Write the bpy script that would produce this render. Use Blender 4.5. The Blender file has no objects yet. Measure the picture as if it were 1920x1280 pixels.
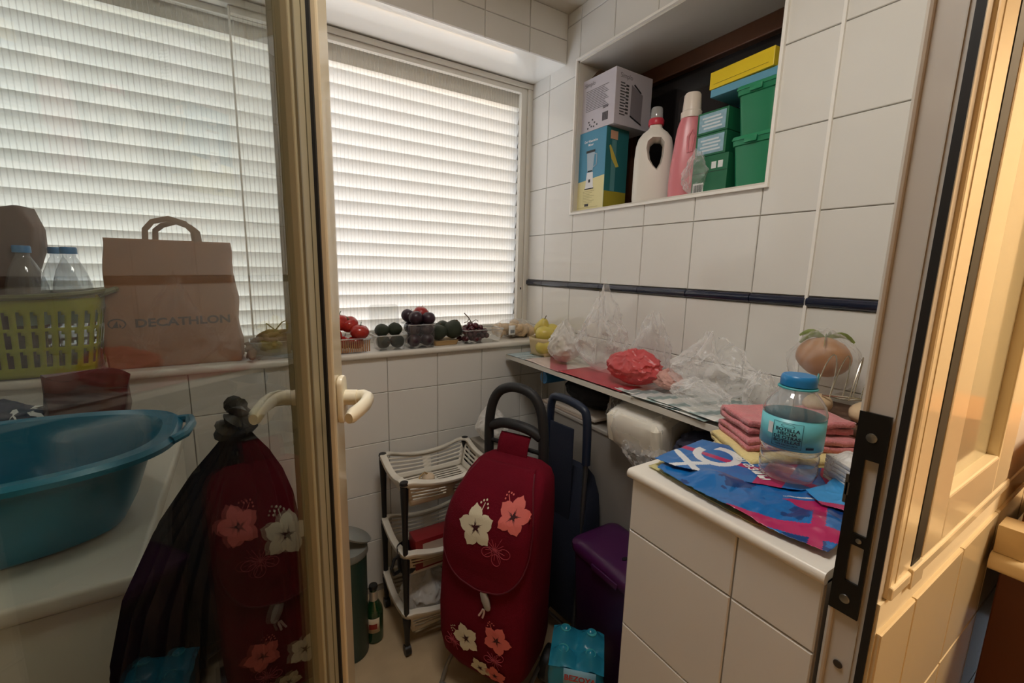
import bpy, bmesh, math, random
from mathutils import Vector, Matrix, noise
from mathutils.bvhtree import BVHTree
random.seed(7)
SC = bpy.context.scene
COL = SC.collection
PI = math.pi
R = math.radians

# ------------------------------------------------------------------ camera
cam_d = bpy.data.cameras.new('camera'); cam = bpy.data.objects.new('camera', cam_d); COL.objects.link(cam)
cam_d.sensor_width = 36; cam_d.lens = 15.19; cam_d.clip_start = 0.01
_vx = Vector(((2278.5-960)/810, (534.3-640)/810, 1)).normalized()      # measured room axes seen by the lens
_vz = Vector(((846.6-960)/810, (5434.8-640)/810, 1)).normalized() * -1
_vy = Vector(_vz).cross(_vx); _vy = -_vy if _vy.z < 0 else _vy
_vx = _vy.cross(_vz); _vx = -_vx if _vx.z < 0 else _vx
m = Matrix(((_vx.x, -_vx.y, -_vx.z), (_vy.x, -_vy.y, -_vy.z), (_vz.x, -_vz.y, -_vz.z))).to_4x4()
cam.matrix_world = Matrix.Translation((0, 0, 1.3)) @ m
SC.camera = cam

# ------------------------------------------------------------------ world and lights
W_ = bpy.data.worlds.new('world'); SC.world = W_; W_.use_nodes = True
nt = W_.node_tree; bg = nt.nodes['Background']
tc = nt.nodes.new('ShaderNodeTexCoord'); sep = nt.nodes.new('ShaderNodeSeparateXYZ'); rp = nt.nodes.new('ShaderNodeValToRGB')
nt.links.new(tc.outputs['Generated'], sep.inputs[0]); nt.links.new(sep.outputs['Z'], rp.inputs[0]); nt.links.new(rp.outputs[0], bg.inputs[0])
rp.color_ramp.elements[0].position = 0.0; rp.color_ramp.elements[0].color = (.84, .90, 1.0, 1)
rp.color_ramp.elements[1].position = 1.0; rp.color_ramp.elements[1].color = (.78, .88, 1.0, 1)
bg.inputs[1].default_value = 3.0

def area(name, loc, rot, sx, sy, power, color):
    d = bpy.data.lights.new(name, 'AREA'); d.shape = 'RECTANGLE'; d.size = sx; d.size_y = sy; d.energy = power; d.color = color
    o = bpy.data.objects.new(name, d); o.location = loc; o.rotation_euler = rot; COL.objects.link(o); return o
area('kitchen_ceiling_light', (1.75, -.85, 2.28), (0, 0, 0), .5, .5, 30, (1.0, .77, .52))
area('utility_room_fill_light', (.26, 0.46, 2.29), (0, 0, 0), .36, .3, 5.5, (1.0, .95, .89))  # added fill to brighten the utility room, stands for no lamp seen there

SC.view_settings.view_transform = 'Standard'; SC.view_settings.look = 'None'
SC.view_settings.gamma = 1.0; SC.view_settings.exposure = 0.8; SC.view_settings.use_curve_mapping = False
cy = SC.cycles
cy.max_bounces = 10; cy.diffuse_bounces = 5; cy.glossy_bounces = 4; cy.transmission_bounces = 6
cy.transparent_max_bounces = 24; cy.caustics_reflective = False; cy.caustics_refractive = False
cy.sample_clamp_indirect = 4.0; cy.use_denoising = True

# ------------------------------------------------------------------ colours and materials
def hx(h):
    h = h.lstrip('#'); c = [int(h[i:i+2], 16)/255 for i in (0, 2, 4)]
    return tuple((x/12.92 if x <= .04045 else ((x+.055)/1.055)**2.4) for x in c) + (1,)
MATS = {}
def mat(name, col, rough=.5, metal=0, bump=None, var=None, coat=0, spec=.5, trans=0, sheen=0, sub=0):
    """principled; bump=(scale,strength[,detail]); var=(scale, amount)"""
    if name in MATS: return MATS[name]
    M = bpy.data.materials.new(name); M.use_nodes = True; t = M.node_tree; p = t.nodes['Principled BSDF']
    c = hx(col) if isinstance(col, str) else col
    p.inputs['Base Color'].default_value = c; p.inputs['Roughness'].default_value = rough; p.inputs['Metallic'].default_value = metal
    p.inputs['Specular IOR Level'].default_value = spec; p.inputs['Coat Weight'].default_value = coat
    p.inputs['Transmission Weight'].default_value = trans; p.inputs['Sheen Weight'].default_value = sheen
    if sub: p.inputs['Subsurface Weight'].default_value = sub; p.inputs['Subsurface Scale'].default_value = .02
    tcn = t.nodes.new('ShaderNodeTexCoord')
    if var:
        n = t.nodes.new('ShaderNodeTexNoise'); n.inputs['Scale'].default_value = var[0]; n.inputs['Detail'].default_value = 4
        t.links.new(tcn.outputs['Object'], n.inputs['Vector'])
        mr = t.nodes.new('ShaderNodeMapRange'); mr.inputs['From Min'].default_value = .3; mr.inputs['From Max'].default_value = .7
        mr.inputs['To Min'].default_value = 1-var[1]; mr.inputs['To Max'].default_value = 1+var[1]
        t.links.new(n.outputs['Fac'], mr.inputs['Value'])
        mx = t.nodes.new('ShaderNodeVectorMath'); mx.operation = 'SCALE'; mx.inputs[0].default_value = c[:3]
        t.links.new(mr.outputs[0], mx.inputs['Scale']); t.links.new(mx.outputs[0], p.inputs['Base Color'])
    if bump:
        n = t.nodes.new('ShaderNodeTexNoise'); n.inputs['Scale'].default_value = bump[0]; n.inputs['Detail'].default_value = bump[2] if len(bump) > 2 else 3
        t.links.new(tcn.outputs['Object'], n.inputs['Vector'])
        b = t.nodes.new('ShaderNodeBump'); b.inputs['Strength'].default_value = bump[1]; b.inputs['Distance'].default_value = .004
        t.links.new(n.outputs['Fac'], b.inputs['Height']); t.links.new(b.outputs[0], p.inputs['Normal'])
    MATS[name] = M; return M

def film(name, col=(1, 1, 1, 1), base=.12, edge=.5, rough=.25, tint=(1, 1, 1, 1), crinkle=30, cr=.25, bump=.4):
    """thin plastic film: mostly see-through, whiter at folds and edges"""
    M = bpy.data.materials.new(name); M.use_nodes = True; t = M.node_tree; t.nodes.clear()
    out = t.nodes.new('ShaderNodeOutputMaterial'); mix = t.nodes.new('ShaderNodeMixShader')
    tr = t.nodes.new('ShaderNodeBsdfTransparent'); tr.inputs[0].default_value = tint
    p = t.nodes.new('ShaderNodeBsdfPrincipled'); p.inputs['Base Color'].default_value = col; p.inputs['Roughness'].default_value = rough
    lw = t.nodes.new('ShaderNodeLayerWeight'); lw.inputs[0].default_value = .35
    tcn = t.nodes.new('ShaderNodeTexCoord')
    n = t.nodes.new('ShaderNodeTexNoise'); n.inputs['Scale'].default_value = crinkle; n.inputs['Detail'].default_value = 5; n.noise_type = 'RIDGED_MULTIFRACTAL'
    n.inputs['Distortion'].default_value = .6
    t.links.new(tcn.outputs['Object'], n.inputs['Vector'])
    mr = t.nodes.new('ShaderNodeMapRange'); mr.inputs['From Min'].default_value = .45; mr.inputs['From Max'].default_value = 1.0
    mr.inputs['To Min'].default_value = 0; mr.inputs['To Max'].default_value = cr
    t.links.new(n.outputs['Fac'], mr.inputs['Value'])
    a = t.nodes.new('ShaderNodeMath'); a.operation = 'MULTIPLY_ADD'; a.inputs[1].default_value = edge; a.inputs[2].default_value = base
    t.links.new(lw.outputs['Facing'], a.inputs[0])
    s = t.nodes.new('ShaderNodeMath'); s.operation = 'ADD'; s.use_clamp = True
    t.links.new(a.outputs[0], s.inputs[0]); t.links.new(mr.outputs[0], s.inputs[1])
    b = t.nodes.new('ShaderNodeBump'); b.inputs['Strength'].default_value = bump; b.inputs['Distance'].default_value = .004
    t.links.new(n.outputs['Fac'], b.inputs['Height']); t.links.new(b.outputs[0], p.inputs['Normal'])
    t.links.new(s.outputs[0], mix.inputs[0]); t.links.new(tr.outputs[0], mix.inputs[1]); t.links.new(p.outputs[0], mix.inputs[2])
    t.links.new(mix.outputs[0], out.inputs[0]); MATS[name] = M; return M

def glass(name, tint=(1, 1, 1, 1), k=1.0, add=0.0, rough=0.0, haze=0.0, hazecol=(.8, .8, .8, 1)):
    M = bpy.data.materials.new(name); M.use_nodes = True; t = M.node_tree; t.nodes.clear()
    out = t.nodes.new('ShaderNodeOutputMaterial'); mix = t.nodes.new('ShaderNodeMixShader')
    tr = t.nodes.new('ShaderNodeBsdfTransparent'); tr.inputs[0].default_value = tint
    g = t.nodes.new('ShaderNodeBsdfGlossy'); g.inputs['Roughness'].default_value = rough
    fr = t.nodes.new('ShaderNodeLayerWeight'); fr.inputs[0].default_value = .5
    pw = t.nodes.new('ShaderNodeMath'); pw.operation = 'POWER'; pw.inputs[1].default_value = 4.5; t.links.new(fr.outputs['Facing'], pw.inputs[0])
    ma = t.nodes.new('ShaderNodeMath'); ma.operation = 'MULTIPLY_ADD'; ma.inputs[1].default_value = k*.95; ma.inputs[2].default_value = add+.04; ma.use_clamp = True
    t.links.new(pw.outputs[0], ma.inputs[0]); t.links.new(ma.outputs[0], mix.inputs[0])
    src = tr
    if haze:
        m2 = t.nodes.new('ShaderNodeMixShader'); m2.inputs[0].default_value = haze
        d = t.nodes.new('ShaderNodeBsdfDiffuse'); d.inputs[0].default_value = hazecol
        t.links.new(tr.outputs[0], m2.inputs[1]); t.links.new(d.outputs[0], m2.inputs[2]); src = m2
    t.links.new(src.outputs[0], mix.inputs[1]); t.links.new(g.outputs[0], mix.inputs[2]); t.links.new(mix.outputs[0], out.inputs[0])
    MATS[name] = M; return M

# ------------------------------------------------------------------ mesh building
class MB:
    def __init__(s): s.v = []; s.f = []; s.mi = []; s.M = Matrix.Identity(4)
    def add(s, vs, fs, mi=0):
        o = len(s.v); s.v += [s.M @ Vector(v) for v in vs]; s.f += [tuple(i+o for i in f) for f in fs]; s.mi += [mi]*len(fs); return s
    def box(s, x0, x1, y0, y1, z0, z1, mi=0):
        return s.add([(x0,y0,z0),(x1,y0,z0),(x1,y1,z0),(x0,y1,z0),(x0,y0,z1),(x1,y0,z1),(x1,y1,z1),(x0,y1,z1)],
                     [(0,3,2,1),(4,5,6,7),(0,1,5,4),(1,2,6,5),(2,3,7,6),(3,0,4,7)], mi)
    def prism(s, poly, z0, z1, mi=0):
        n = len(poly); vs = [(x, y, z0) for x, y in poly] + [(x, y, z1) for x, y in poly]
        return s.add(vs, [tuple(range(n-1, -1, -1)), tuple(range(n, 2*n))] + [(i, (i+1) % n, n+(i+1) % n, n+i) for i in range(n)], mi)
    def loft(s, rings, cap=True, mi=0, closed=True):
        n = len(rings[0]); vs = [p for r in rings for p in r]; fs = []
        for k in range(len(rings)-1):
            for i in range(n if closed else n-1):
                j = (i+1) % n; fs.append((k*n+i, k*n+j, (k+1)*n+j, (k+1)*n+i))
        if cap: fs += [tuple(range(n-1, -1, -1)), tuple(range((len(rings)-1)*n, len(rings)*n))]
        return s.add(vs, fs, mi)
    def lathe(s, prof, n=24, c=(0, 0, 0), sx=1, sy=1, mi=0, cap=True):
        return s.loft([[(c[0]+r*sx*math.cos(2*PI*i/n), c[1]+r*sy*math.sin(2*PI*i/n), c[2]+z) for i in range(n)] for r, z in prof], cap, mi)
    def tube(s, pts, r, n=8, mi=0, closed=False, flat=1.0, up=None):
        pts = [Vector(p) for p in pts]; N = len(pts); rr = r if isinstance(r, (list, tuple)) else [r]*N
        rings = []; prev = None
        for i, p in enumerate(pts):
            if closed: d = pts[(i+1) % N]-pts[i-1]
            else: d = pts[min(i+1, N-1)]-pts[max(i-1, 0)]
            d = d.normalized() if d.length > 1e-9 else Vector((0, 0, 1))
            if prev is None:
                a = Vector(up) if up else (Vector((0, 0, 1)) if abs(d.z) < .9 else Vector((1, 0, 0)))
            else: a = prev
            a = (a - d*a.dot(d)).normalized(); prev = a; b = d.cross(a)
            rings.append([p + a*(rr[i]*math.cos(2*PI*k/n)) + b*(rr[i]*flat*math.sin(2*PI*k/n)) for k in range(n)])
        if closed: rings.append(rings[0]); return s.loft(rings, False, mi)
        return s.loft(rings, True, mi)
    def ball(s, c, r, sc=(1, 1, 1), n=12, m=8, mi=0, f=None):
        vs = []; 
        for j in range(m+1):
            th = PI*j/m
            for i in range(n):
                ph = 2*PI*i/n; d = Vector((math.sin(th)*math.cos(ph), math.sin(th)*math.sin(ph), math.cos(th)))
                q = r*(f(d) if f else 1); vs.append((c[0]+d.x*q*sc[0], c[1]+d.y*q*sc[1], c[2]+d.z*q*sc[2]))
        return s.add(vs, [(j*n+i, (j+1)*n+i, (j+1)*n+(i+1) % n, j*n+(i+1) % n) for j in range(m) for i in range(n)], mi)
    def grid(s, fn, nu, nv, mi=0, mf=None):
        vs = [fn(i/nu, j/nv) for j in range(nv+1) for i in range(nu+1)]; o = len(s.v); fs = []
        s.v += [s.M @ Vector(v) for v in vs]
        for j in range(nv):
            for i in range(nu):
                a = j*(nu+1)+i; k = mf((i+.5)/nu, (j+.5)/nv) if mf else mi
                if k is None: continue
                s.f.append((o+a, o+a+1, o+a+nu+2, o+a+nu+1)); s.mi.append(k)
        return s
    def mesh(s, name, mats, smooth=True, bevel=0, seg=2, ang=40):
        me = bpy.data.meshes.new(name); me.from_pydata([tuple(v) for v in s.v], [], s.f)
        mats = mats if isinstance(mats, (list, tuple)) else [mats]
        for m_ in mats: me.materials.append(m_)
        if len(mats) > 1: me.polygons.foreach_set('material_index', s.mi)
        bm = bmesh.new(); bm.from_mesh(me); bmesh.ops.remove_doubles(bm, verts=bm.verts, dist=1e-6)
        if bevel:
            ed = [e for e in bm.edges if len(e.link_faces) == 2 and e.calc_face_angle(0) > R(30)]
            bmesh.ops.bevel(bm, geom=ed, offset=bevel, segments=seg, profile=.5, affect='EDGES', clamp_overlap=True)
        bmesh.ops.recalc_face_normals(bm, faces=bm.faces)
        bm.to_mesh(me); bm.free()
        if smooth:
            me.shade_smooth(); me.set_sharp_from_angle(angle=R(ang))
        return me
    def build(s, name, mats, parent=None, smooth=True, bevel=0, seg=2, solid=0, ang=40, loc=None):
        o = bpy.data.objects.new(name, s.mesh(name, mats, smooth, bevel, seg, ang)); COL.objects.link(o)
        if parent: o.parent = parent
        if loc: o.location = loc
        if solid:
            md = o.modifiers.new('solid', 'SOLIDIFY'); md.thickness = solid; md.offset = 0
        return o

def obj(name, mesh, parent=None, loc=None, rot=None):
    o = bpy.data.objects.new(name, mesh); COL.objects.link(o)
    if parent: o.parent = parent
    if loc: o.location = loc
    if rot: o.rotation_euler = rot
    return o
def tag(o, label, cat, group=None, kind=None):
    o['label'] = label; o['category'] = cat
    if group: o['group'] = group
    if kind: o['kind'] = kind
    return o
def thing(name, label, cat, loc=(0, 0, 0), rz=0, group=None, kind=None):
    o = bpy.data.objects.new(name, None); COL.objects.link(o); o.location = loc; o.rotation_euler = (0, 0, rz); o.empty_display_size = .05
    return tag(o, label, cat, group, kind)
def setting(o, label=None):
    o['kind'] = 'structure'
    if label: o['label'] = label
    return o
def copy_tree(o, parent=None):
    c = o.copy(); COL.objects.link(c)
    if parent: c.parent = parent
    for ch in [x for x in bpy.data.objects if x.parent == o]: copy_tree(ch, c)
    return c
def rrect(x0, x1, y0, y1, r, n=5):
    out = []
    for cx, cy_, a0 in ((x1-r, y1-r, 0), (x0+r, y1-r, 90), (x0+r, y0+r, 180), (x1-r, y0+r, 270)):
        for k in range(n+1):
            a = R(a0+90*k/n); out.append((cx+r*math.cos(a), cy_+r*math.sin(a)))
    return out
def sup(cx, cy_, hx_, hy, z, e=4, n=40):
    out = []
    for i in range(n):
        a = 2*PI*i/n; c, s_ = math.cos(a), math.sin(a)
        out.append((cx+hx_*math.copysign(abs(c)**(2/e), c), cy_+hy*math.copysign(abs(s_)**(2/e), s_), z))
    return out
def nz(x, y, z, sc=1.0, oct=4): return noise.fractal(Vector((x*sc, y*sc, z*sc)), 1.0, 2.0, oct)
def ridged(x, y, z, sc=1.0): return noise.ridged_multi_fractal(Vector((x*sc, y*sc, z*sc)), 1.0, 2.0, 4, 1.0, 2.0)

# flat lettering: all the words are made once, then placed
_TXT = {}
def prep_text(words):
    obs = []
    for w, bold in words:
        cu = bpy.data.curves.new('words', 'FONT'); cu.body = w; cu.size = 1.0; cu.align_x = 'CENTER'; cu.align_y = 'CENTER'
        cu.offset = bold; cu.resolution_u = 3
        ob = bpy.data.objects.new('words', cu); COL.objects.link(ob); obs.append((w, ob))
    dg = bpy.context.evaluated_depsgraph_get()
    for w, ob in obs:
        me = bpy.data.meshes.new_from_object(ob.evaluated_get(dg)); 
        _TXT[w] = ([tuple(v.co) for v in me.vertices], [tuple(p.vertices) for p in me.polygons])
        cu = ob.data; bpy.data.objects.remove(ob); bpy.data.curves.remove(cu); bpy.data.meshes.remove(me)
prep_text([('DECATHLON', .03), ('BOTELLA', .025), ('HECHA', .025), ('DE OTRAS', .025), ('BOTELLAS', .025), ('100% RECICLADA', .02), ('BEZOYA', .03),
           ('О', .05), ('агазин', .012), ('Simplo', -.01), ('Der Klassische', .02), ('Mixer', .02), ('AS', .03), ('FSC', .0), ('500W', .02), ('1.5L', .02)])
def text(mb, w, size, fn, sx=1.0, mi=0):
    """fn maps a flat (x, y) of the lettering to a point on the surface that carries it"""
    vs, fs = _TXT[w]; mb.add([fn(v[0]*size*sx, v[1]*size) for v in vs], fs, mi); return mb

# common materials
tile_m = mat('white_glazed_tile', 'E1DFDA', .12, var=(3, .02), bump=(6, .12, 2), coat=.3)
grout_m = mat('grout', '9A9388', .8)
white_al = mat('white_lacquered_aluminium', 'DAD6CC', .3)
stripe_m = mat('navy_pencil_tile', '141C33', .15, coat=.4)
plaster = mat('white_paint', 'D6D0C4', .7)
blackp = mat('black_plastic', '141416', .45)
steel = mat('steel', 'A0A0A0', .3, metal=1)
whitep = mat('white_plastic', 'E6E2DA', .35, sub=0)
beige = mat('cream_lacquered_frame', 'EBDCBC', .22, coat=.3)
card = mat('cardboard', 'A88358', .8, var=(30, .06))
marble = mat('pale_marble', 'DAD5CB', .25, var=(8, .05))
clearp = glass('clear_plastic', (.94, .95, .95, 1), 1.2, .04, .05, haze=.07)
print('base ok')
# ================================================================== THE ROOM
_tm = {}
def tile_mesh(w, h, t=.005, m_=None):
    """one glazed tile lying in x (w), y (h), glazed face towards +z"""
    key = (round(w, 3), round(h, 3), (m_ or tile_m).name)
    if key not in _tm:
        b = .0016; mb = MB()
        mb.add([(0,0,0),(w,0,0),(w,h,0),(0,h,0),(0,0,t-b),(w,0,t-b),(w,h,t-b),(0,h,t-b),(b,b,t),(w-b,b,t),(w-b,h-b,t),(b,h-b,t)],
               [(0,1,5,4),(1,2,6,5),(2,3,7,6),(3,0,4,7),(4,5,9,8),(5,6,10,9),(6,7,11,10),(7,4,8,11),(8,9,10,11)])
        _tm[key] = mb.mesh('tile', m_ or tile_m, smooth=False)
    return _tm[key]
def tile_face(parent, o, u, v, us, vs, holes=(), gap=.0022, m_=None):
    """lay tiles over the plane o + a*u + b*v for every cell of us x vs, cut round the holes (a0, a1, b0, b1)"""
    o, u, v = Vector(o), Vector(u), Vector(v); n = u.cross(v)
    mw = Matrix(((u.x, v.x, n.x, 0), (u.y, v.y, n.y, 0), (u.z, v.z, n.z, 0), (0, 0, 0, 1)))
    for a0, a1 in zip(us, us[1:]):
        for b0, b1 in zip(vs, vs[1:]):
            cells = [(b0, b1)]
            for h in holes:
                if a1 > h[0]+.02 and a0 < h[1]-.02:
                    nc = []
                    for c0, c1 in cells:
                        if c1 <= h[2]+.003 or c0 >= h[3]-.003: nc.append((c0, c1)); continue
                        if h[2]-c0 > .02: nc.append((c0, h[2]))
                        if c1-h[3] > .02: nc.append((h[3], c1))
                    cells = nc
            for c0, c1 in cells:
                if c1-c0 < .02: continue
                ob = bpy.data.objects.new('tile', tile_mesh(a1-a0-gap, c1-c0-gap, m_=m_)); COL.objects.link(ob); ob.parent = parent
                p = o + u*(a0+gap/2) + v*(c0+gap/2)
                ob.matrix_local = Matrix.Translation(p) @ mw

ZC = 2.32
# floor
floor_m = mat('beige_terrazzo', 'B9A383', .28, var=(9, .12), bump=(40, .05))
fl = MB().box(-1.3, 1.7, .1, 1.75, -.06, 0).build('floor', floor_m, smooth=False); setting(fl, 'beige worn stone floor')
kf = MB().box(-1.6, 2.4, -2.6, .1, -.06, 0).build('floor', mat('kitchen_floor', '9A7A55', .35, var=(5, .1)), smooth=False); setting(kf)
# ceiling
ce = MB().box(-1.2, 1.3, .19, 1.6, ZC, ZC+.06).build('ceiling', plaster, smooth=False); setting(ce, 'off-white painted ceiling')
kc = MB().box(-1.6, 2.4, -2.6, .19, 2.36, 2.42).build('ceiling', plaster, smooth=False); setting(kc)

# wall_right with the niche (Y .667 to 1.468, z 1.535 to 2.117)
NY0, NY1, NZ0, NZ1, NX = .667, 1.468, 1.535, 2.117, 1.50
wr = MB()
wr.box(1.205, 1.50, .19, NY0, 0, ZC); wr.box(1.205, 1.50, NY1, 1.9, 0, ZC)
wr.box(1.205, 1.50, NY0, NY1, 0, NZ0); wr.box(1.205, 1.50, NY0, NY1, NZ1, ZC)
wr = wr.build('wall_right', grout_m, smooth=False); setting(wr, 'white tiled wall with a navy stripe and a deep niche')
ycuts = [.195, .333, .533, .675, .88, 1.079, 1.276, 1.464, 1.66, 1.86]
zc1 = [.03, .23, .43, .63, .83, 1.032, 1.222]; zc2 = [1.248, 1.456, 1.662, 1.868, 2.07, 2.27, ZC]
hole = (NY0, NY1, NZ0, NZ1)
# u = -Y so that u x v = -X ... tiles face the room
def flip(c): return [-a for a in reversed(c)]
tile_face(wr, (1.205, 0, 0), (0, -1, 0), (0, 0, 1), flip(ycuts), zc1)
tile_face(wr, (1.205, 0, 0), (0, -1, 0), (0, 0, 1), flip(ycuts), zc2, [(-NY1, -NY0, NZ0, NZ1)])
for a, b in zip(ycuts, ycuts[1:]):                      # navy pencil tiles
    q = MB(); q.tube([(1.2, a+.0015, 1.235), (1.2, b-.0015, 1.235)], .0125, 12, flat=.9).build('stripe_tile', stripe_m, wr, bevel=0)
    q = None
MB().box(1.193, 1.2, .529, .536, 1.2, ZC).build('trim_1', mat('white_silicone', 'EFECE6', .4), smooth=False)['kind'] = 'structure'
MB().box(1.193, 1.2, .529, .536, .935, 1.2).build('trim_2', MATS['white_silicone'], smooth=False)['kind'] = 'structure'
# niche lining, its wooden lintel and dark inner window
nl = MB()
nl.box(1.195, NX, NY0, NY1, NZ0, NZ0+.006); nl.box(1.2, NX, NY0, NY1, NZ1-.006, NZ1)
nl.box(1.2, NX, NY0, NY0+.006, NZ0, NZ1); nl.box(1.2, NX, NY1-.006, NY1, NZ0, NZ1)
nl = nl.build('niche_lining', mat('white_niche_paint', 'D2CDC4', .5), wr, smooth=False)
tr = MB()
for (y0, y1, z0, z1) in ((NY0-.008, NY1+.008, NZ0-.008, NZ0), (NY0-.008, NY1+.008, NZ1, NZ1+.008), (NY0-.008, NY0, NZ0, NZ1), (NY1, NY1+.008, NZ0, NZ1)):
    tr.box(1.190, 1.2, y0, y1, z0, z1)
tr.build('niche_edge_trim', mat('white_pvc_trim', 'F0EDE7', .35), wr, smooth=False)
wood = mat('dark_brown_wood', '5A3620', .45, var=(14, .2), bump=(30, .2))
w3 = MB(); 
w3.box(NX-.03, NX+.03, NY0, NY1, NZ1-.065, NZ1-.006)
w3 = w3.build('window_3', wood, smooth=False, bevel=.004); setting(w3, 'dark brown wooden inner window frame at the back of the niche')
MB().box(NX-.028, NX+.03, NY0+.006, NY0+.05, NZ0+.006, NZ1-.065).box(NX-.028, NX+.03, NY1-.05, NY1-.006, NZ0+.006, NZ1-.065)\
    .box(NX-.028, NX+.03, NY0+.05, NY1-.05, NZ0+.006, NZ0+.05).build('window_frame', wood, w3, smooth=False, bevel=.004)
MB().box(NX, NX+.006, NY0+.05, NY1-.05, NZ0+.05, NZ1-.065).build('pane', mat('dark_pane', '1D1A1A', .12), w3, smooth=False)

# wall_back below the window
YB = 1.59
wb = MB().box(-1.2, 1.205, YB+.005, 1.95, 0, .962).build('wall_back', grout_m, smooth=False); setting(wb, 'white tiled wall below the window')
tile_face(wb, (0, YB+.005, 0), (1, 0, 0), (0, 0, 1), [-.96+.2005*i for i in range(11)]+[1.2], [.03, .23, .43, .632, .827, .962])
sl = MB(); prof = rrect(1.572, 1.83, .962, .986, .010, 4)
sl.M = Matrix(((0, 0, 1, 0), (1, 0, 0, 0), (0, 1, 0, 0), (0, 0, 0, 1)))
sl.prism(prof, -1.2, 1.203); sl = sl.build('window_sill', marble); setting(sl, 'white window sill carrying fruit trays and bags')
# side wall and door wall
wl = MB().box(-1.25, -1.2, .13, 1.95, 0, ZC).build('wall_left', grout_m, smooth=False); setting(wl)
wfr = MB(); wfr.box(-1.6, -.215, .13, .19, 0, 2.38); wfr.box(-.215, 1.5, .13, .19, 2.13, 2.38); wfr.box(.602, 1.9, .147, .188, 0, .935); wfr.box(1.13, 2.4, .146, .19, .935, 2.13)
wfr = wfr.build('wall_front', plaster, smooth=False); setting(wfr)

# box over the window, tiled
YS = 1.546
so = MB().box(-1.2, 1.205, YS+.005, 1.95, 2.133, ZC+.06).build('wall_upper', mat('white_reveal', 'F0EFEA', .10, coat=1, spec=1), smooth=False)
setting(so, 'tiled box above the window with a glossy white underside')
tile_face(so, (0, YS+.005, 0), (1, 0, 0), (0, 0, 1), [.617-.2*i for i in range(9, 0, -1)]+[.617, .818, 1.015, 1.2], [2.133, 2.222, ZC])
wj = MB().box(1.19, 1.205, 1.79, 1.95, .98, 2.14).build('trim_3', white_al, smooth=False); setting(wj)

# ------------------------------------------------------------------ windows with ribbed panes, fixed louvres outside
def ribbed():
    M = bpy.data.materials.new('ribbed_pane'); M.use_nodes = True; t = M.node_tree; t.nodes.clear()
    out = t.nodes.new('ShaderNodeOutputMaterial'); mix = t.nodes.new('ShaderNodeMixShader'); tr = t.nodes.new('ShaderNodeBsdfTransparent')
    g = t.nodes.new('ShaderNodeBsdfPrincipled'); g.inputs['Base Color'].default_value = (.75, .74, .70, 1); g.inputs['Roughness'].default_value = .15
    tcn = t.nodes.new('ShaderNodeTexCoord'); wv = t.nodes.new('ShaderNodeTexWave'); wv.bands_direction = 'X'; wv.inputs['Scale'].default_value = 23
    wv.inputs['Distortion'].default_value = .15
    t.links.new(tcn.outputs['Object'], wv.inputs['Vector'])
    mr = t.nodes.new('ShaderNodeMapRange'); mr.inputs['From Min'].default_value = .86; mr.inputs['From Max'].default_value = 1; mr.inputs['To Min'].default_value = .05; mr.inputs['To Max'].default_value = .2
    t.links.new(wv.outputs['Fac'], mr.inputs['Value']); t.links.new(mr.outputs[0], mix.inputs[0])
    b = t.nodes.new('ShaderNodeBump'); b.inputs['Strength'].default_value = .5; b.inputs['Distance'].default_value = .002
    t.links.new(wv.outputs['Fac'], b.inputs['Height']); t.links.new(b.outputs[0], g.inputs['Normal'])
    t.links.new(tr.outputs[0], mix.inputs[1]); t.links.new(g.outputs[0], mix.inputs[2]); t.links.new(mix.outputs[0], out.inputs[0]); return M
rib_m = ribbed()
def sash(name, x0, x1, y, label, ls=.03):
    z0, z1 = 1.005, 2.108
    f = MB(); r = .030; t = .012
    f.box(x0, x0+ls, y-t, y+t, z0, z1); f.box(x1-r, x1, y-t, y+t, z0, z1)
    w = f.build(name, white_al, smooth=False, bevel=.002); setting(w, label)
    MB().box(x0+ls, x1-r, y-t, y+t, z0, z0+.03).build('lower_rail', white_al, w, smooth=False, bevel=.002)
    MB().box(x0+ls, x1-r, y-t, y+t, z1-.02, z1).build('upper_rail', white_al, w, smooth=False, bevel=.002)
    MB().box(x0+ls, x1-r, y-.002, y+.002, z0+.03, z1-.02).build('pane', rib_m, w, smooth=False)
    return w
sash('window_1', -1.18, .20, 1.835, 'white framed window sash with ribbed pane behind the glass door')
sash('window_2', .02, 1.172, 1.805, 'white framed window sash with ribbed pane above the fruit trays', .006)
fr = MB(); fr.box(-1.2, 1.2, 1.785, 1.85, 2.108, 2.13); fr.box(-1.2, 1.2, 1.785, 1.85, .984, 1.004); fr.box(1.172, 1.19, 1.785, 1.85, 1.004, 2.108); fr.box(-1.2, -1.18, 1.785, 1.85, 1.004, 2.108)
fr = fr.build('window_frame', white_al, smooth=False, bevel=.003); setting(fr)
MB().box(1.158, 1.162, 1.788, 1.792, 1.2, 1.21).build('window_catch', blackp, fr, smooth=False)
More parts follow.
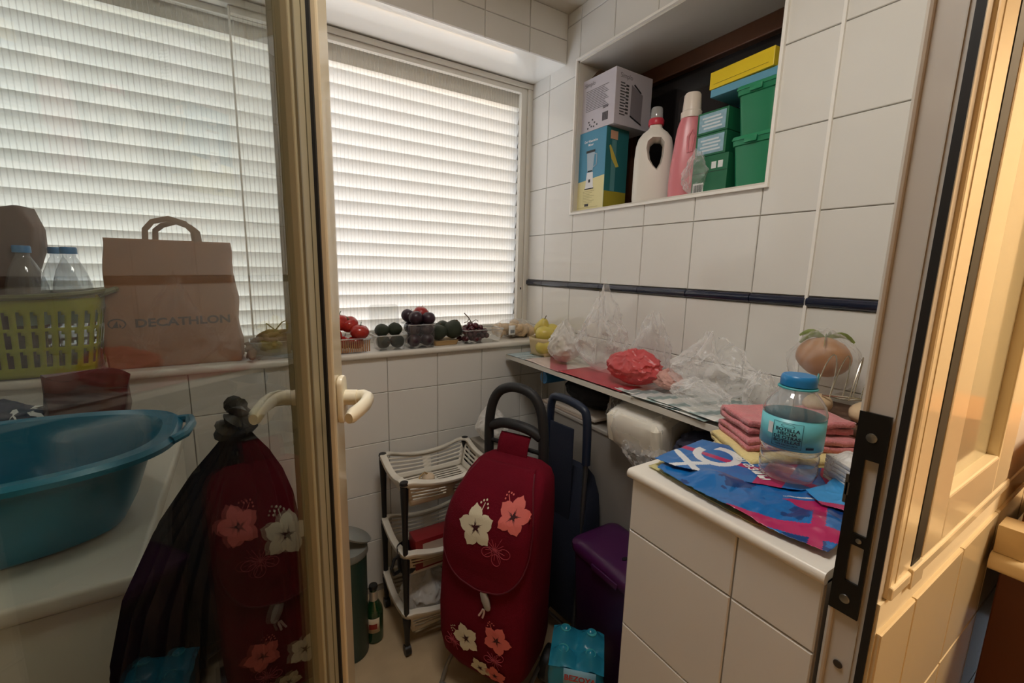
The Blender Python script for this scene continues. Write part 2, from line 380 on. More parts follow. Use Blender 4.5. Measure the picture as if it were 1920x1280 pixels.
# louvre
def slat_material():
    M = bpy.data.materials.new('white_louvre'); M.use_nodes = True; t = M.node_tree; t.nodes.clear()
    out = t.nodes.new('ShaderNodeOutputMaterial'); mix = t.nodes.new('ShaderNodeMixShader'); mix.inputs[0].default_value = LOUVRE_T
    d = t.nodes.new('ShaderNodeBsdfDiffuse'); d.inputs[0].default_value = (.86, .85, .82, 1); tl = t.nodes.new('ShaderNodeBsdfTranslucent'); tl.inputs[0].default_value = (.86, .86, .82, 1)
    t.links.new(d.outputs[0], mix.inputs[1]); t.links.new(tl.outputs[0], mix.inputs[2]); t.links.new(mix.outputs[0], out.inputs[0]); return M
LOUVRE_T = .16
slat_m = slat_material()
sh = thing('louvred_shutter', 'white horizontal louvred shutter seen behind both ribbed windows', 'shutter', (0, 1.88, 0))
smb = MB()
def slat_fn(u, v):       # v 0 at the lower outer edge, 1 at the upper inner edge
    a = v; y = .024*(1-a)+.0 + .005*math.sin(PI*a); z = -.030+.062*a
    return (-1.2+2.42*u, y, z)
smb.grid(slat_fn, 1, 8); smesh = smb.mesh('slat', slat_m)
for i in range(22):
    o = obj('slat', smesh, sh, (0, 0, .985+.0535*i))
MB().box(1.19, 1.24, -.02, .05, .95, 2.14).build('side_frame', white_al, sh, smooth=False); MB().box(-1.24, -1.2, -.02, .05, .95, 2.14).build('side_frame', white_al, sh, smooth=False)
MB().box(-1.24, 1.24, -.025, .05, 2.045, 2.18).build('top_frame', white_al, sh, smooth=False)
# the building across the street, warm render
ext = MB().box(1.0, 7.0, 4.5, 8.0, -6, 5.5).build('building', mat('peach_render', 'E8BE8E', .9, var=(2, .05)), smooth=False)
tag(ext, 'peach rendered building wall outside behind the louvres', 'building')

# ------------------------------------------------------------------ kitchen shell (behind and beside the lens)
kw = mat('kitchen_paint', 'D8C6A4', .6)
k1 = MB().box(-1.6, -1.55, -2.6, .13, 0, 2.36).build('wall_kitchen_left', kw, smooth=False); setting(k1)
k2 = MB().box(-1.6, 2.4, -2.65, -2.6, 0, 2.36).build('wall_kitchen_rear', kw, smooth=False); setting(k2)
k3 = MB().box(2.4, 2.45, -2.6, .19, 0, 2.36).build('wall_kitchen_right', kw, smooth=False); setting(k3)
# ================================================================== DOORWAY
# glass door leaf, swung into the utility room; local x runs from the hinge to the closing edge, viewer's side is local -y
dr = bpy.data.objects.new('door_1', None); COL.objects.link(dr); dr.location = (-.188, .129, 0); dr.rotation_euler = (0, 0, R(64))
setting(dr, 'open glass door leaf in a cream frame with a lever handle')
creamd = mat('cream_lacquer_door', 'D8CBAE', .15, coat=.6)
olive = mat('dull_inner_profile', '9C9478', .35)
rubber = mat('black_rubber', '0E0E10', .6)
door_glass = glass('door_glass', (.87, .90, .88, 1), 1.25, .02)
MB().box(.06, .562, -.003, .003, .10, 2.04).build('glass_pane', door_glass, dr, smooth=False)
MB().box(.560, .622, -.012, .014, .03, 2.1).build('inner_stile', olive, dr, smooth=False, bevel=.002)
MB().box(.566, .570, -.015, -.012, .10, 2.04).build('glazing_bead', mat('olive_bead', '77705A', .4), dr, smooth=False)
MB().box(.600, .602, -.0128, -.012, .03, 2.1).build('groove_strip', mat('dark_olive_line', '5F5A44', .5), dr, smooth=False)
MB().box(.622, .6275, -.016, .014, .03, 2.1).build('rubber_seal', rubber, dr, smooth=False)
MB().box(.6275, .672, -.0246, .03, .02, 2.11).build('closing_stile', creamd, dr, smooth=False, bevel=.003)
MB().box(.0, .06, -.014, .016, .02, 2.11).build('hinge_stile', creamd, dr, smooth=False, bevel=.003)
MB().box(.06, .562, -.012, .014, .03, .10).build('lower_rail', creamd, dr, smooth=False, bevel=.003)
MB().box(.06, .562, -.012, .014, 2.04, 2.1).build('upper_rail', creamd, dr, smooth=False, bevel=.003)
ivory = mat('ivory_plastic', 'EFE6CC', .3, coat=.3)
def lever(sgn, y0):
    b = MB(); b.M = Matrix(((1, 0, 0, 0), (0, 0, sgn, 0), (0, 1, 0, 0), (0, 0, 0, 1)))
    b.prism(rrect(.634, .664, 1.052, 1.128, .012), abs(y0), abs(y0)+.009)
    bp = b.build('handle_plate', ivory, dr, bevel=.003)
    h = MB(); y = y0 + sgn*.009
    h.tube([(.652, y, 1.092), (.652, y+sgn*.018, 1.092)], .0125, 14)
    h.tube([(.652, y+sgn*.014, 1.092), (.653, y+sgn*.027, 1.092), (.645, y+sgn*.036, 1.091), (.622, y+sgn*.037, 1.090), (.60, y+sgn*.034, 1.089), (.575, y+sgn*.029, 1.088), (.566, y+sgn*.027, 1.087)],
           [.011, .0125, .0125, .012, .0115, .0115, .008], 14, flat=.75)
    h.build('handle_lever', ivory, bp)
lever(-1, -.0246); lever(1, .03)

# jamb with its strike plate
dj = MB(); dj.box(.586, .602, .146, .186, 0, 2.13)
dj = dj.build('door_2', mat('grey_lacquered_jamb', 'C6C2BC', .3, coat=.2), smooth=False, bevel=.002); setting(dj, 'fixed door jamb carrying a black strike plate')
MB().tube([(.585, .186, 0), (.585, .186, 2.13)], .0035, 8).build('edge_bead', mat('jamb_bead', 'C4BDB2', .35), dj)
MB().box(.5835, .586, .146, .1535, 0, 2.13).build('rubber_seal', rubber, dj, smooth=False)
for y in (.158,): MB().box(.5845, .586, y, y+.0012, 0, 2.13).build('ridge', mat('jamb_ridge', 'BDB8B0', .35), dj, smooth=False)
sp = MB(); ys = [.1595, .164, .177, .1885]; zs = [.905, .947, .994, 1.008, 1.098, 1.152]
for i in range(3):
    for k in range(5):
        if i == 1 and k in (1, 3): continue
        a = len(sp.v); sp.add([(.5825, ys[i], zs[k]), (.5825, ys[i+1], zs[k]), (.5825, ys[i+1], zs[k+1]), (.5825, ys[i], zs[k+1])], [(0, 1, 2, 3)])
sp = sp.build('strike_plate', mat('black_painted_steel', '0F0F10', .35), dj, smooth=False, solid=.003)
sp['label'] = 'black strike plate with two openings'
def screw(y, z, r, x=.5808, par=sp, m_=steel):
    s_ = MB(); s_.M = Matrix.Translation((x, y, z)) @ Matrix.Rotation(-PI/2, 4, 'Y')
    s_.lathe([(r, 0), (r*.95, .0008), (r*.5, .0012), (.0001, .0013)], 14)
    o = s_.build('screw', m_, par)
    c = MB(); c.box(x-.0016, x-.0010, y-r*.12, y+r*.12, z-r*.6, z+r*.6); c.box(x-.0016, x-.0010, y-r*.6, y+r*.6, z-r*.12, z+r*.12)
screw(.174, 1.124, .0055); screw(.170, 1.001, .003); screw(.174, .924, .0055)
screw(.171, .835, .005, .5848, dj, mat('dark_screw', '4A443E', .5, metal=.6)); screw(.171, 1.70, .005, .5848, dj, MATS['dark_screw'])
MB().box(.5805, .5825, .1885, .1915, 1.04, 1.075).box(.5805, .583, .187, .1905, 1.05, 1.065).build('latch_tongue', steel, sp, smooth=False)

# window beside the door, seen at a grazing angle from the kitchen
w4 = MB(); w4.box(.602, .667, .142, .186, .935, 2.13); w4 = w4.build('window_4', beige, smooth=False, bevel=.003)
setting(w4, 'cream framed kitchen window beside the doorway')
MB().box(.618, .621, .1412, .142, .935, 2.13).build('ridge', beige, w4, smooth=False)
MB().box(.667, .697, .1415, .186, .94, 2.13).build('rubber_seal', rubber, w4, smooth=False)
MB().box(.697, .768, .140, .18, .955, 2.13).build('sash_stile', beige, w4, smooth=False, bevel=.003)
MB().box(1.02, 1.12, .140, .18, .955, 2.13).build('sash_stile', beige, w4, smooth=False, bevel=.003)
MB().box(.768, 1.02, .140, .18, .955, 1.02).build('sash_rail', beige, w4, smooth=False, bevel=.003)
MB().box(.768, 1.02, .155, .162, 1.02, 2.1).build('pane', mat('frosted_pane', 'BDB79C', .12, coat=.4), w4, smooth=False)
MB().box(.603, 1.14, .1385, .146, .935, .952).build('lower_trim', beige, w4, smooth=False, bevel=.003)
MB().box(.66, .70, .137, .15, .928, .955).build('corner_piece', beige, w4, smooth=False, bevel=.002)
# kitchen tiles below it
ktile = mat('kitchen_cream_tile', 'DCCBA8', .18, coat=.3, var=(3, .03))
wk = MB().box(.587, 2.4, .143, .147, 0, .935).build('wall_kitchen_window', mat('cream_grout', 'EFE3C6', .6), smooth=False); setting(wk)
tile_face(wk, (0, .143, 0), (1, 0, 0), (0, 0, 1), [.588, .70, .90, 1.10, 1.30, 1.5], [.10, .30, .50, .70, .90], gap=.003, m_=ktile)
# kitchen worktop end with its cabinet
kc_ = thing('kitchen_cabinet', 'dark brown kitchen base cabinet under the pale worktop', 'cabinet', (1.08, -.5, 0))
MB().box(0, .7, 0, .62, .08, .808).build('body', mat('dark_brown_laminate', '55280F', .5, var=(3, .08)), kc_, smooth=False, bevel=.002)
MB().box(.03, .7, .0, .62, 0, .08).build('plinth', mat('dark_plinth', '1B120D', .6), kc_, smooth=False)
wt = MB(); wt.M = Matrix(((1, 0, 0, 0), (0, 0, 1, 0), (0, 1, 0, 0), (0, 0, 0, 1))); wt.prism(rrect(1.05, 1.9, .81, .842, .014, 5), -.55, .132)
tag(wt.build('worktop', mat('cream_worktop', 'D9C8A4', .25, coat=.3)), 'pale cream worktop with a rounded front edge', 'worktop')
tag(MB().box(1.062, 1.115, .095, .131, .842, .892).build('stone_block', mat('rough_cream_stone', 'CBB68E', .5, bump=(60, .3), var=(30, .08)), bevel=.002), 'small cream stone block on the worktop corner by the window', 'block')
bx = MB(); bx.prism(rrect(1.155, 1.40, -.02, .12, .03), .842, 1.04)
tag(bx.build('bread_box', mat('light_brown_wood', 'B9783C', .35, var=(12, .12)), bevel=.006), 'brown wooden box on the pale worktop at the picture edge', 'box')

# ================================================================== TILED COUNTER BLOCK
CX0, CY1, CZ = .586, .514, .94
tcn_ = thing('tiled_counter', 'white tiled counter block with a rounded pale edge, by the door jamb', 'counter', (0, 0, 0))
cb = MB().box(CX0+.006, 1.19, .196, CY1-.006, 0, CZ-.012).build('body', grout_m, tcn_, smooth=False)
tile_face(tcn_, (CX0+.006, 0, 0), (0, -1, 0), (0, 0, 1), [-CY1+.004, -.309, -.197], [.024, .224, .424, .624, .824, CZ-.014])
tile_face(tcn_, (0, CY1-.006, 0), (-1, 0, 0), (0, 0, 1), [-1.19, -.99, -.79, -CX0-.004], [.024, .224, .424, .624, .824, CZ-.014])
ct = MB(); ct.M = Matrix(((1, 0, 0, 0), (0, 0, 1, 0), (0, 1, 0, 0), (0, 0, 0, 1)))
ct.prism(rrect(CX0-.006, 1.195, CZ-.016, CZ+.002, .008, 5), .196, CY1+.004)
ct.build('top', mat('pale_counter_top', 'E3DED4', .3, var=(10, .03)), tcn_)

# ================================================================== SHELF, LOW CABINET
SX, SZ = .952, .935
shf = thing('wall_shelf', 'narrow white wall shelf covered with paper under the plastic bags', 'shelf', (0, 0, 0))
MB().box(SX, 1.195, CY1+.008, 1.566, SZ-.016, SZ-.002).build('board', mat('white_shelf_board', 'CFCBC4', .4), shf, smooth=False, bevel=.002)
MB().box(SX-.003, SX+.001, CY1+.008, 1.566, SZ-.017, SZ).build('front_edge', white_al, shf, smooth=False)
for y in (1.305, .942):
    MB().tube([(SX+.004, y, SZ-.016), (SX+.004, y, .775)], .0022, 6).build('hanger_rod', steel, shf)
lc = thing('low_cabinet', 'plain grey low cabinet under the shelf, behind the navy trolley', 'cabinet', (0, 0, 0))
MB().box(1.0, 1.192, CY1+.02, 1.38, .03, .758).build('body', mat('grey_laminate', '8F8B86', .55, var=(4, .05)), lc, smooth=False, bevel=.003)
MB().box(.995, 1.192, CY1+.02, 1.385, .758, .772).build('top', mat('grey_laminate_top', 'A29D96', .5), lc, smooth=False, bevel=.003)
MB().box(1.02, 1.192, CY1+.05, 1.36, 0, .03).build('plinth', blackp, lc, smooth=False)

# ================================================================== WASHING MACHINE
wm = thing('washing_machine', 'white washing machine under the blue tub, behind the glass door', 'washing machine', (-.76, .765, 0))
enam = mat('white_enamel', 'DDD8CC', .3, var=(3, .02))
MB().box(0, .60, .0, .60, .03, .82).build('body', enam, wm, bevel=.008)
MB().box(-.002, .602, -.008, .602, .822, .850).build('lid', enam, wm, bevel=.007, seg=3)
MB().box(.04, .602, .56, .602, .848, .862).build('rear_rim', enam, wm, bevel=.005)
dm = MB(); dm.M = Matrix.Translation((.3, -.002, .42)) @ Matrix.Rotation(PI/2, 4, 'X'); dm.tube([(.17*math.cos(2*PI*i/40), .17*math.sin(2*PI*i/40), 0) for i in range(40)], .016, 8, closed=True)
dm.build('door_ring', enam, wm)
for x in (.05, .55):
    for y in (.05, .55): MB().lathe([(.02, 0), (.02, .032)], 12, (x, y, 0)).build('foot', blackp, wm)
print('structure ok')
# ================================================================== soft things
def blob_bag(name, mats, rx, ry, h, seed, label, cat, loc, rz=0, top=.35, amp=.16, peak=.0, group=None, sub=5, parent=None, fine=.05, lean=(0, 0)):
    """a crumpled plastic bag standing on its base: wide below, gathered and creased above"""
    bm = bmesh.new(); bmesh.ops.create_icosphere(bm, subdivisions=sub, radius=1)
    sd = seed*7.3
    for v in bm.verts:
        d = v.co.normalized(); t = (d.z+1)/2
        w = 1-(1-top)*t**1.4
        rg = ridged(d.x+sd, d.y, d.z+sd, 1.25)-.9; f2 = ridged(d.x*2.6, d.y*2.6+sd, d.z*2.6, 1)-.9
        k = 1+amp*rg+fine*f2
        ang = math.atan2(d.y, d.x); pk = 1+peak*math.sin(3*ang+seed)*t**2
        x = d.x*rx*w*k; y = d.y*ry*w*k; z = h*(t**.8)*(1+.10*nz(d.x+sd, d.y, 0, 2.2))*(pk if t > .5 else 1)
        v.co = (x+lean[0]*t, y+lean[1]*t, max(z, .001))
    me = bpy.data.meshes.new(name); bm.to_mesh(me); bm.free()
    mats = mats if isinstance(mats, (list, tuple)) else [mats]
    for m_ in mats: me.materials.append(m_)
    me.shade_smooth(); me.set_sharp_from_angle(angle=R(50))
    o = obj(name, me, parent, loc, (0, 0, rz))
    if label: tag(o, label, cat, group)
    return o
clear_film = film('clear_film', (.95, .94, .93, 1), .13, .55, .16, (.97, .97, .97, 1), 20, .60, .8)
white_film = film('white_film', (.83, .81, .78, 1), .50, .35, .35, (.95, .95, .93, 1), 26, .3, .5)
red_film = film('red_film', (.68, .11, .12, 1), .62, .3, .3, (1, .55, .5, 1), 26, .3, .6)
pack_film = film('milky_film', (.80, .78, .72, 1), .72, .3, .3, (.95, .95, .92, 1), 24, .25, .6)
green_film = film('green_film', (.03, .36, .22, 1), .8, .2, .3, (.4, 1, .7, 1), 26, .2, .6)

# ------------------------------------------------------------------ on the wall shelf
Z = SZ
def paper(name, x0, x1, y0, y1, z, rz, cols, mf, label, cat, amp=.002, seed=0, n=28, grp=None):
    cx, cy_ = (x0+x1)/2, (y0+y1)/2
    def fn(u, v):
        x = x0+(x1-x0)*u-cx; y = y0+(y1-y0)*v-cy_
        return (x, y, amp*(1+nz(x*9+seed, y*9, seed, 1)))
    o = MB().grid(fn, n, n, mf=mf).build(name, [mat('print_'+c, c, .35) for c in cols], solid=.0006)
    o.location = (cx, cy_, z); o.rotation_euler = (0, 0, rz); return tag(o, label, cat, grp)
paper('leaflet', .948, 1.10, 1.42, 1.56, Z+.001, R(3), ['BFC9CC', '7FA3AE', '3D5560'], lambda u, v: 0 if int((u+v)*9) % 3 else (1 if v > .4 else 2), 'blue and white striped paper on the shelf end by the window sill', 'paper', seed=1)
paper('leaflet', .95, 1.12, 1.19, 1.43, Z+.001, R(-2), ['D3C2BC', 'B76A72', 'E4DCD2'], lambda u, v: 1 if abs(u-v) < .22 and u < .8 else (2 if u > .6 else 0), 'white and dusty red paper beneath the white bag on the shelf', 'paper', seed=2)
paper('leaflet', .949, 1.13, .90, 1.20, Z+.0035, R(1), ['B2404A', 'D98C90', 'E6E0D8'], lambda u, v: 0 if u < .75 else 1, 'red printed paper under the tall clear bag on the shelf', 'paper', seed=3)
for i, (y0, y1, rz, z) in enumerate(((.60, .93, -4, .004), (.56, .86, 5, .0075), (.535, .80, -2, .011))):
    paper('newspaper', .952, 1.18, y0, y1, Z+z, R(rz), ['C9CFCE', '8FA3A2', 'E2E3DE'], lambda u, v, i=i: (1 if int(v*11+u*3+i) % 3 == 0 else (2 if int(v*7) % 2 else 0)),
          ('grey green striped sheet lowest on the shelf under the crumpled clear bag', 'grey green striped sheet in the middle of the sheets on the shelf', 'pale striped sheet topmost on the shelf beside the pink towels')[i], 'paper', seed=4+i, grp='striped paper sheets on the shelf')

# pears in their tray
tray_c = mat('pale_wood_punnet', 'C9B48A', .6)
pt = thing('fruit_tray', 'pale tray of yellow pears at the end of the shelf', 'tray', (1.105, 1.480, Z+.004), R(10))
q = MB(); q.grid(lambda u, v: (lambda a, k: (.075*k*math.copysign(abs(math.cos(a))**.5, math.cos(a)), .058*k*math.copysign(abs(math.sin(a))**.5, math.sin(a)), .075*v))(2*PI*u, .86+.14*v), 32, 6)
q.build('tray_wall', tray_c, pt, solid=.002); MB().box(-.06, .06, -.045, .045, 0, .003).build('tray_base', tray_c, pt, smooth=False)
pear_m = mat('yellow_green_pear', 'CDBB5C', .35, var=(25, .12), bump=(60, .05), sub=.1)
stem_m = mat('fruit_stem', '4A3A22', .7)
def pear_mesh():
    q = MB(); q.lathe([(.001, -.035), (.016, -.034), (.030, -.024), (.036, -.006), (.033, .010), (.024, .026), (.017, .038), (.011, .045), (.001, .046)], 20); return q.mesh('pear', pear_m)
pm = pear_mesh()
pears = [(-.045, -.025, .037, 80, 10), (.02, -.03, .037, 85, 80), (.005, .025, .037, 70, 200), (-.035, -.012, .088, 75, 40), (.022, -.002, .092, 100, 150), (.05, .03, .085, 60, 250), (-.005, .03, .105, 20, 0)]
for i, (x, y, z, tx, rz) in enumerate(pears):
    t = tag(obj('pear', pm, None, Vector((1.105, 1.480, Z+.006))+Matrix.Rotation(R(10), 3, 'Z') @ Vector((x, y, z)), (R(tx), 0, R(rz))), ('lower pear at the front of the tray, towards the window wall', 'lower pear at the front of the tray, towards the milky bag', 'lower pear at the back of the tray', 'upper pear lying over the front wall of the tray', 'upper pear in the middle of the tray of pears', 'upper pear nearest the wall tiles in the tray', 'topmost pear with its stem upright on the pile')[i].replace('nearest', 'closest to'), 'pear', 'pears in the tray on the shelf')
    MB().tube([(0, 0, .043), (.002, 0, .055), (.006, .001, .062)], .0018, 6).build('stem', stem_m, t)

blob_bag('plastic_bag', white_film, .066, .078, .15, 3, 'milky white plastic bag standing beside the tray of pears', 'bag', (1.05, 1.30, Z+.006), 0, .38, .22, .12, fine=.08)
tag(MB().ball((0, 0, 0), .03, (1, 1.2, .7), 16, 10).build('bread_roll', mat('bread_brown', 'B98A66', .7, var=(20, .15)), loc=(1.045, 1.30, Z+.032)), 'brown lump inside the milky white plastic bag', 'food')
blob_bag('plastic_bag', clear_film, .088, .100, .25, 11, 'tall clear crumpled plastic bag standing open on the shelf', 'bag', (1.09, 1.135, Z+.006), 0, .30, .30, .28, fine=.12)
blob_bag('plastic_bag', clear_film, .032, .085, .21, 17, 'clear plastic bag leaning on the tiles behind the tall clear one', 'bag', (1.155, .965, Z+.006), 0, .5, .22, .1, fine=.09)
blob_bag('plastic_bag', red_film, .070, .098, .112, 5, 'red plastic bag knotted around something on the shelf', 'bag', (1.045, .935, Z+.008), 0, .7, .22, .05, fine=.10)
blob_bag('plastic_bag', clear_film, .085, .118, .15, 23, 'large crumpled clear plastic bag spread over the striped sheets', 'bag', (1.095, .705, Z+.016), 0, .55, .30, .26, fine=.13)
blob_bag('plastic_bag', clear_film, .036, .085, .075, 29, 'low crumpled clear plastic bag at the front edge of the shelf', 'bag', (.992, .66, Z+.016), 0, .6, .24, .1, fine=.1)
blob_bag('cloth', mat('dusty_pink_paper', 'C99A90', .6), .04, .05, .06, 31, 'crumpled dusty pink paper beside the spread clear bag', 'paper', (1.06, .815, Z+.018), 0, .6, .2, .1)
blob_bag('plastic_bag', clear_film, .05, .040, .115, 37, 'rounded clear plastic bag behind the water bottle', 'bag', (1.06, .545, Z+.016), 0, .6, .12, .0, fine=.07)

# ------------------------------------------------------------------ on the counter: towels, box, potatoes, squash, whisk
def folded(name, w, d, layers, t, m_, label, loc, rz, seed=0, cat='towel', droop=0):
    """a cloth folded flat: one strip running back and forth, rounded at its folds"""
    pts = []; y = 0; n = 9
    prof = []
    for k in range(layers):
        ys_ = [-d/2+d*i/n for i in range(n+1)]
        if k % 2: ys_.reverse()
        for yy in ys_: prof.append((yy, k*t*1.05+t*.5))
        if k < layers-1:
            s_ = 1 if k % 2 == 0 else -1
            for a in (30, 90, 150): prof.append((s_*(d/2+t*.6*math.sin(R(a))), k*t*1.05+t*.5+(1-math.cos(R(a)))*t*.525))
    m_b = MB(); N = len(prof)-1
    def fn(u, v):
        i = min(int(v*N), N-1); f = v*N-i; y_ = prof[i][0]*(1-f)+prof[i+1][0]*f; z_ = prof[i][1]*(1-f)+prof[i+1][1]*f
        x = (u-.5)*w; e = abs(u-.5)*2
        return (x+.004*nz(y_*20, z_*90, seed, 1), y_+.004*nz(x*15, z_*60, seed+3, 1), max(.001, z_+.003*nz(x*22, y_*22, seed+z_*50, 1)-droop*e**4))
    m_b.grid(fn, 40, N*2); o = m_b.build(name, m_, solid=t*.82)
    o.location = loc; o.rotation_euler = (0, 0, rz); return tag(o, label, cat)
pinkt = mat('pink_terry', 'D07C80', .95, bump=(220, .8), var=(60, .08), sheen=.4)
yelt = mat('yellow_terry', 'E2CE8E', .95, bump=(200, .6), var=(40, .06), sheen=.3)
cz = CZ+.003
folded('folded_towel', .23, .15, 2, .011, yelt, 'pale yellow cloth folded beneath the pink towels on the counter', (.905, .40, cz+.003), R(-32), 3, 'cloth', .004)
folded('folded_towel', .225, .12, 2, .012, pinkt, 'lower folded pink towel between the yellow cloth and another', (.925, .410, cz+.027), R(-33), 5, 'towel', .006)
folded('folded_towel', .205, .105, 2, .013, pinkt, 'upper folded pink towel, topmost behind the water bottle', (.925, .420, cz+.053), R(-31), 8, 'towel', .0)
tag(MB().box(1.005, 1.185, .29, .455, cz, cz+.062).build('carton', mat('brown_carton', '5E4432', .7, var=(20, .08)), bevel=.002), 'low brown carton under the two pale potatoes', 'carton')
pot_m = mat('pale_potato', 'D0B693', .6, bump=(40, .2), var=(14, .06))
for (x, y, rz, lb) in ((1.045, .415, .4, 'pale oval potato under the wire whisk on the brown carton'), (1.06, .335, 1.0, 'pale oval potato nearest the door jamb on the brown carton')):
    tag(MB().ball((0, 0, 0), .03, (1.25, .85, .72), 20, 14, f=lambda d: 1+.06*nz(d.x, d.y, d.z+rz, 1.5)).build('potato', pot_m, loc=(x, y, cz+.062+.0215)), lb.replace('nearest', 'closest to'), 'potato')
sq = tag(MB().ball((0, 0, 0), .052, (.85, 1.05, .86), 28, 20, f=lambda d: 1+.05*nz(d.x, d.y, d.z, 1.2)).build('squash', mat('tan_squash', 'B07E52', .45, var=(9, .12), bump=(30, .1)), loc=(1.115, .445, 1.118)), 'large tan root vegetable with green shoots in a clear bag', 'vegetable')
leafm = mat('fresh_green_leaf', '7F8E4C', .5, var=(30, .15))
for (a, l, b) in ((10, .06, .02), (70, .07, .01), (130, .05, .02), (-40, .06, .015), (200, .05, .02)):
    p = []; 
    for i in range(7):
        t = i/6; p.append((math.cos(R(a))*l*t, math.sin(R(a))*l*t, .040+.016*math.sin(PI*t*.8)-b*t*t))
    MB().tube(p, [.0015+.005*math.sin(PI*min(1, (i+.6)/7)) for i in range(7)], 8, flat=.18, up=(0, 0, 1)).build('leaf', leafm, sq)
blob_bag('plastic_bag', film('thin_film', (.85, .84, .82, 1), .06, .35, .16, (.97, .97, .97, 1), 24, .3, .6), .068, .075, .150, 41, 'clear bag wrapped round the tan root vegetable', 'bag', (1.105, .44, 1.03), 0, .7, .10, .0, fine=.05)
wk_ = thing('wire_whisk', 'steel wire whisk with curved loops leaning on the root vegetable', 'whisk', (1.035, .385, 1.06))
for i in range(4):
    a = R(-40+25*i); p = []
    for k in range(15):
        t = PI*k/14; rr = .016+.012*i*.3
        p.append((math.cos(a)*rr*math.cos(t)*.9+.030*math.sin(t)+.010*i, math.sin(a)*rr*math.cos(t)-.022*i+.02+.0*math.sin(t), -.01+.085*math.sin(t)))
    MB().tube(p, .0012, 6).build('wire_loop', mat('brushed_wire', 'B8B0A0', .25, metal=1), wk_)
MB().tube([(0, .02, -.01), (.012, -.02, -.006), (.035, -.05, -.008), (.02, -.01, -.014), (0, .02, -.01)], .0018, 6).build('wire_collar', MATS['brushed_wire'], wk_)
cm = thing('comb', 'orange plastic comb standing on the counter against the tiles', 'comb', (1.19, .312, 1.09))
MB().box(-.004, 0, -.012, -.004, 0, .11).build('spine', mat('orange_plastic', 'C2502A', .4), cm, smooth=False, bevel=.001)
for i in range(12): MB().box(-.003, -.001, -.004, .014, .004+.0088*i, .008+.0088*i).build('tooth', MATS['orange_plastic'], cm, smooth=False)
tag(MB().box(1.175, 1.198, .29, .325, cz, 1.089).build('upright_box', mat('cream_carton', 'C9BCA4', .7), smooth=False, bevel=.001), 'narrow cream carton standing in the corner behind the jamb', 'carton')
np_ = thing('napkin_pack', 'pack of white paper napkins in clear wrap beside the strike plate', 'napkins', (.862, .262, cz+.003), R(-33))
for i in range(7): MB().box(-.045, .045, -.028, .028, .0075*i, .0075*i+.0065).build('napkin', mat('white_tissue', 'D8D2CC', .8), np_, bevel=.001)
nb = blob_bag('wrap', clear_film, .056, .036, .066, 43, None, None, (0, 0, -.001), 0, .9, .05, 0, parent=np_, fine=.04)

# carrier bags lying flat on the counter, printed in blue, white and magenta
def sheet(name, poly, z, cols, pf, label, seed, amp, n=90, lift=None, grp=None):
    """a flat creased plastic sheet; poly in room x, y; pf(x, y) picks the print colour"""
    xs = [p[0] for p in poly]; ys_ = [p[1] for p in poly]; x0, x1, y0, y1 = min(xs), max(xs), min(ys_), max(ys_)
    def inside(x, y):
        c = False; j = len(poly)-1
        for i in range(len(poly)):
            if (poly[i][1] > y) != (poly[j][1] > y) and x < (poly[j][0]-poly[i][0])*(y-poly[i][1])/(poly[j][1]-poly[i][1])+poly[i][0]: c = not c
            j = i
        return c
    def hz(x, y):
        return z+amp*(.9+.8*nz(x*9+seed, y*9, seed, 1)+1.1*max(0, ridged(x*6+seed, y*10, seed, 1)-1.0))+(lift(x, y) if lift else 0)
    mb = MB(); mb.grid(lambda u, v: (x0+(x1-x0)*u, y0+(y1-y0)*v, hz(x0+(x1-x0)*u, y0+(y1-y0)*v)), n, n,
                       mf=lambda u, v: pf(x0+(x1-x0)*u, y0+(y1-y0)*v) if inside(x0+(x1-x0)*u, y0+(y1-y0)*v) else None)
    o = mb.build(name, [mat('print_'+c, c, .28, coat=.3) for c in cols], solid=.0005); tag(o, label, 'bag', grp); return o, hz
def band(x, y, px, py, ang, w):
    return abs((x-px)*math.sin(R(ang))-(y-py)*math.cos(R(ang))) < w
BL, MG, WH, DB, YG, SK = '0F66AE', 'B01E5C', 'D9DCE0', '123A78', 'C9C083', '2F93D6'
sheet('shopping_bag', [(.618, .50), (.70, .508), (.80, .42), (.70, .24), (.66, .21), (.625, .225), (.604, .30), (.612, .42)], cz+.001, [YG, 'B8AE62'], lambda x, y: 0 if int((x+y)*60) % 4 else 1, 'yellowish plastic shopping bag lowest on the counter under the blue ones', 3, .0012)
def tri(x, y, a, b, c):
    f = lambda p, q_: (x-q_[0])*(p[1]-q_[1])-(p[0]-q_[0])*(y-q_[1])
    d = (f(a, b), f(b, c), f(c, a)); return not (min(d) < 0 < max(d))
def p1(x, y):
    if band(x, y, .62, .27, -62, .012): return 1
    if band(x, y, .66, .24, 20, .008): return 1
    if tri(x, y, (.695, .305), (.742, .262), (.690, .262)): return 1
    if tri(x, y, (.700, .312), (.80, .232), (.745, .266)) or tri(x, y, (.745, .266), (.84, .262), (.80, .232)): return 2
    if tri(x, y, (.775, .31), (.80, .315), (.79, .27)): return 2
    return 0 if nz(x*14, y*14, 2, 1) > -.25 else 3
sheet('shopping_bag', [(.612, .478), (.66, .49), (.85, .40), (.888, .30), (.80, .24), (.700, .206), (.612, .208), (.600, .285), (.597, .34), (.604, .42)], cz+.006, [BL, MG, WH, DB], p1, 'blue plastic shopping bag with magenta stripes closest to the counter edge', 5, .0050, 150,
      lift=lambda x, y: .010*math.exp(-((x-.66)/.03)**2)*max(0, math.sin((y-.2)*40)))
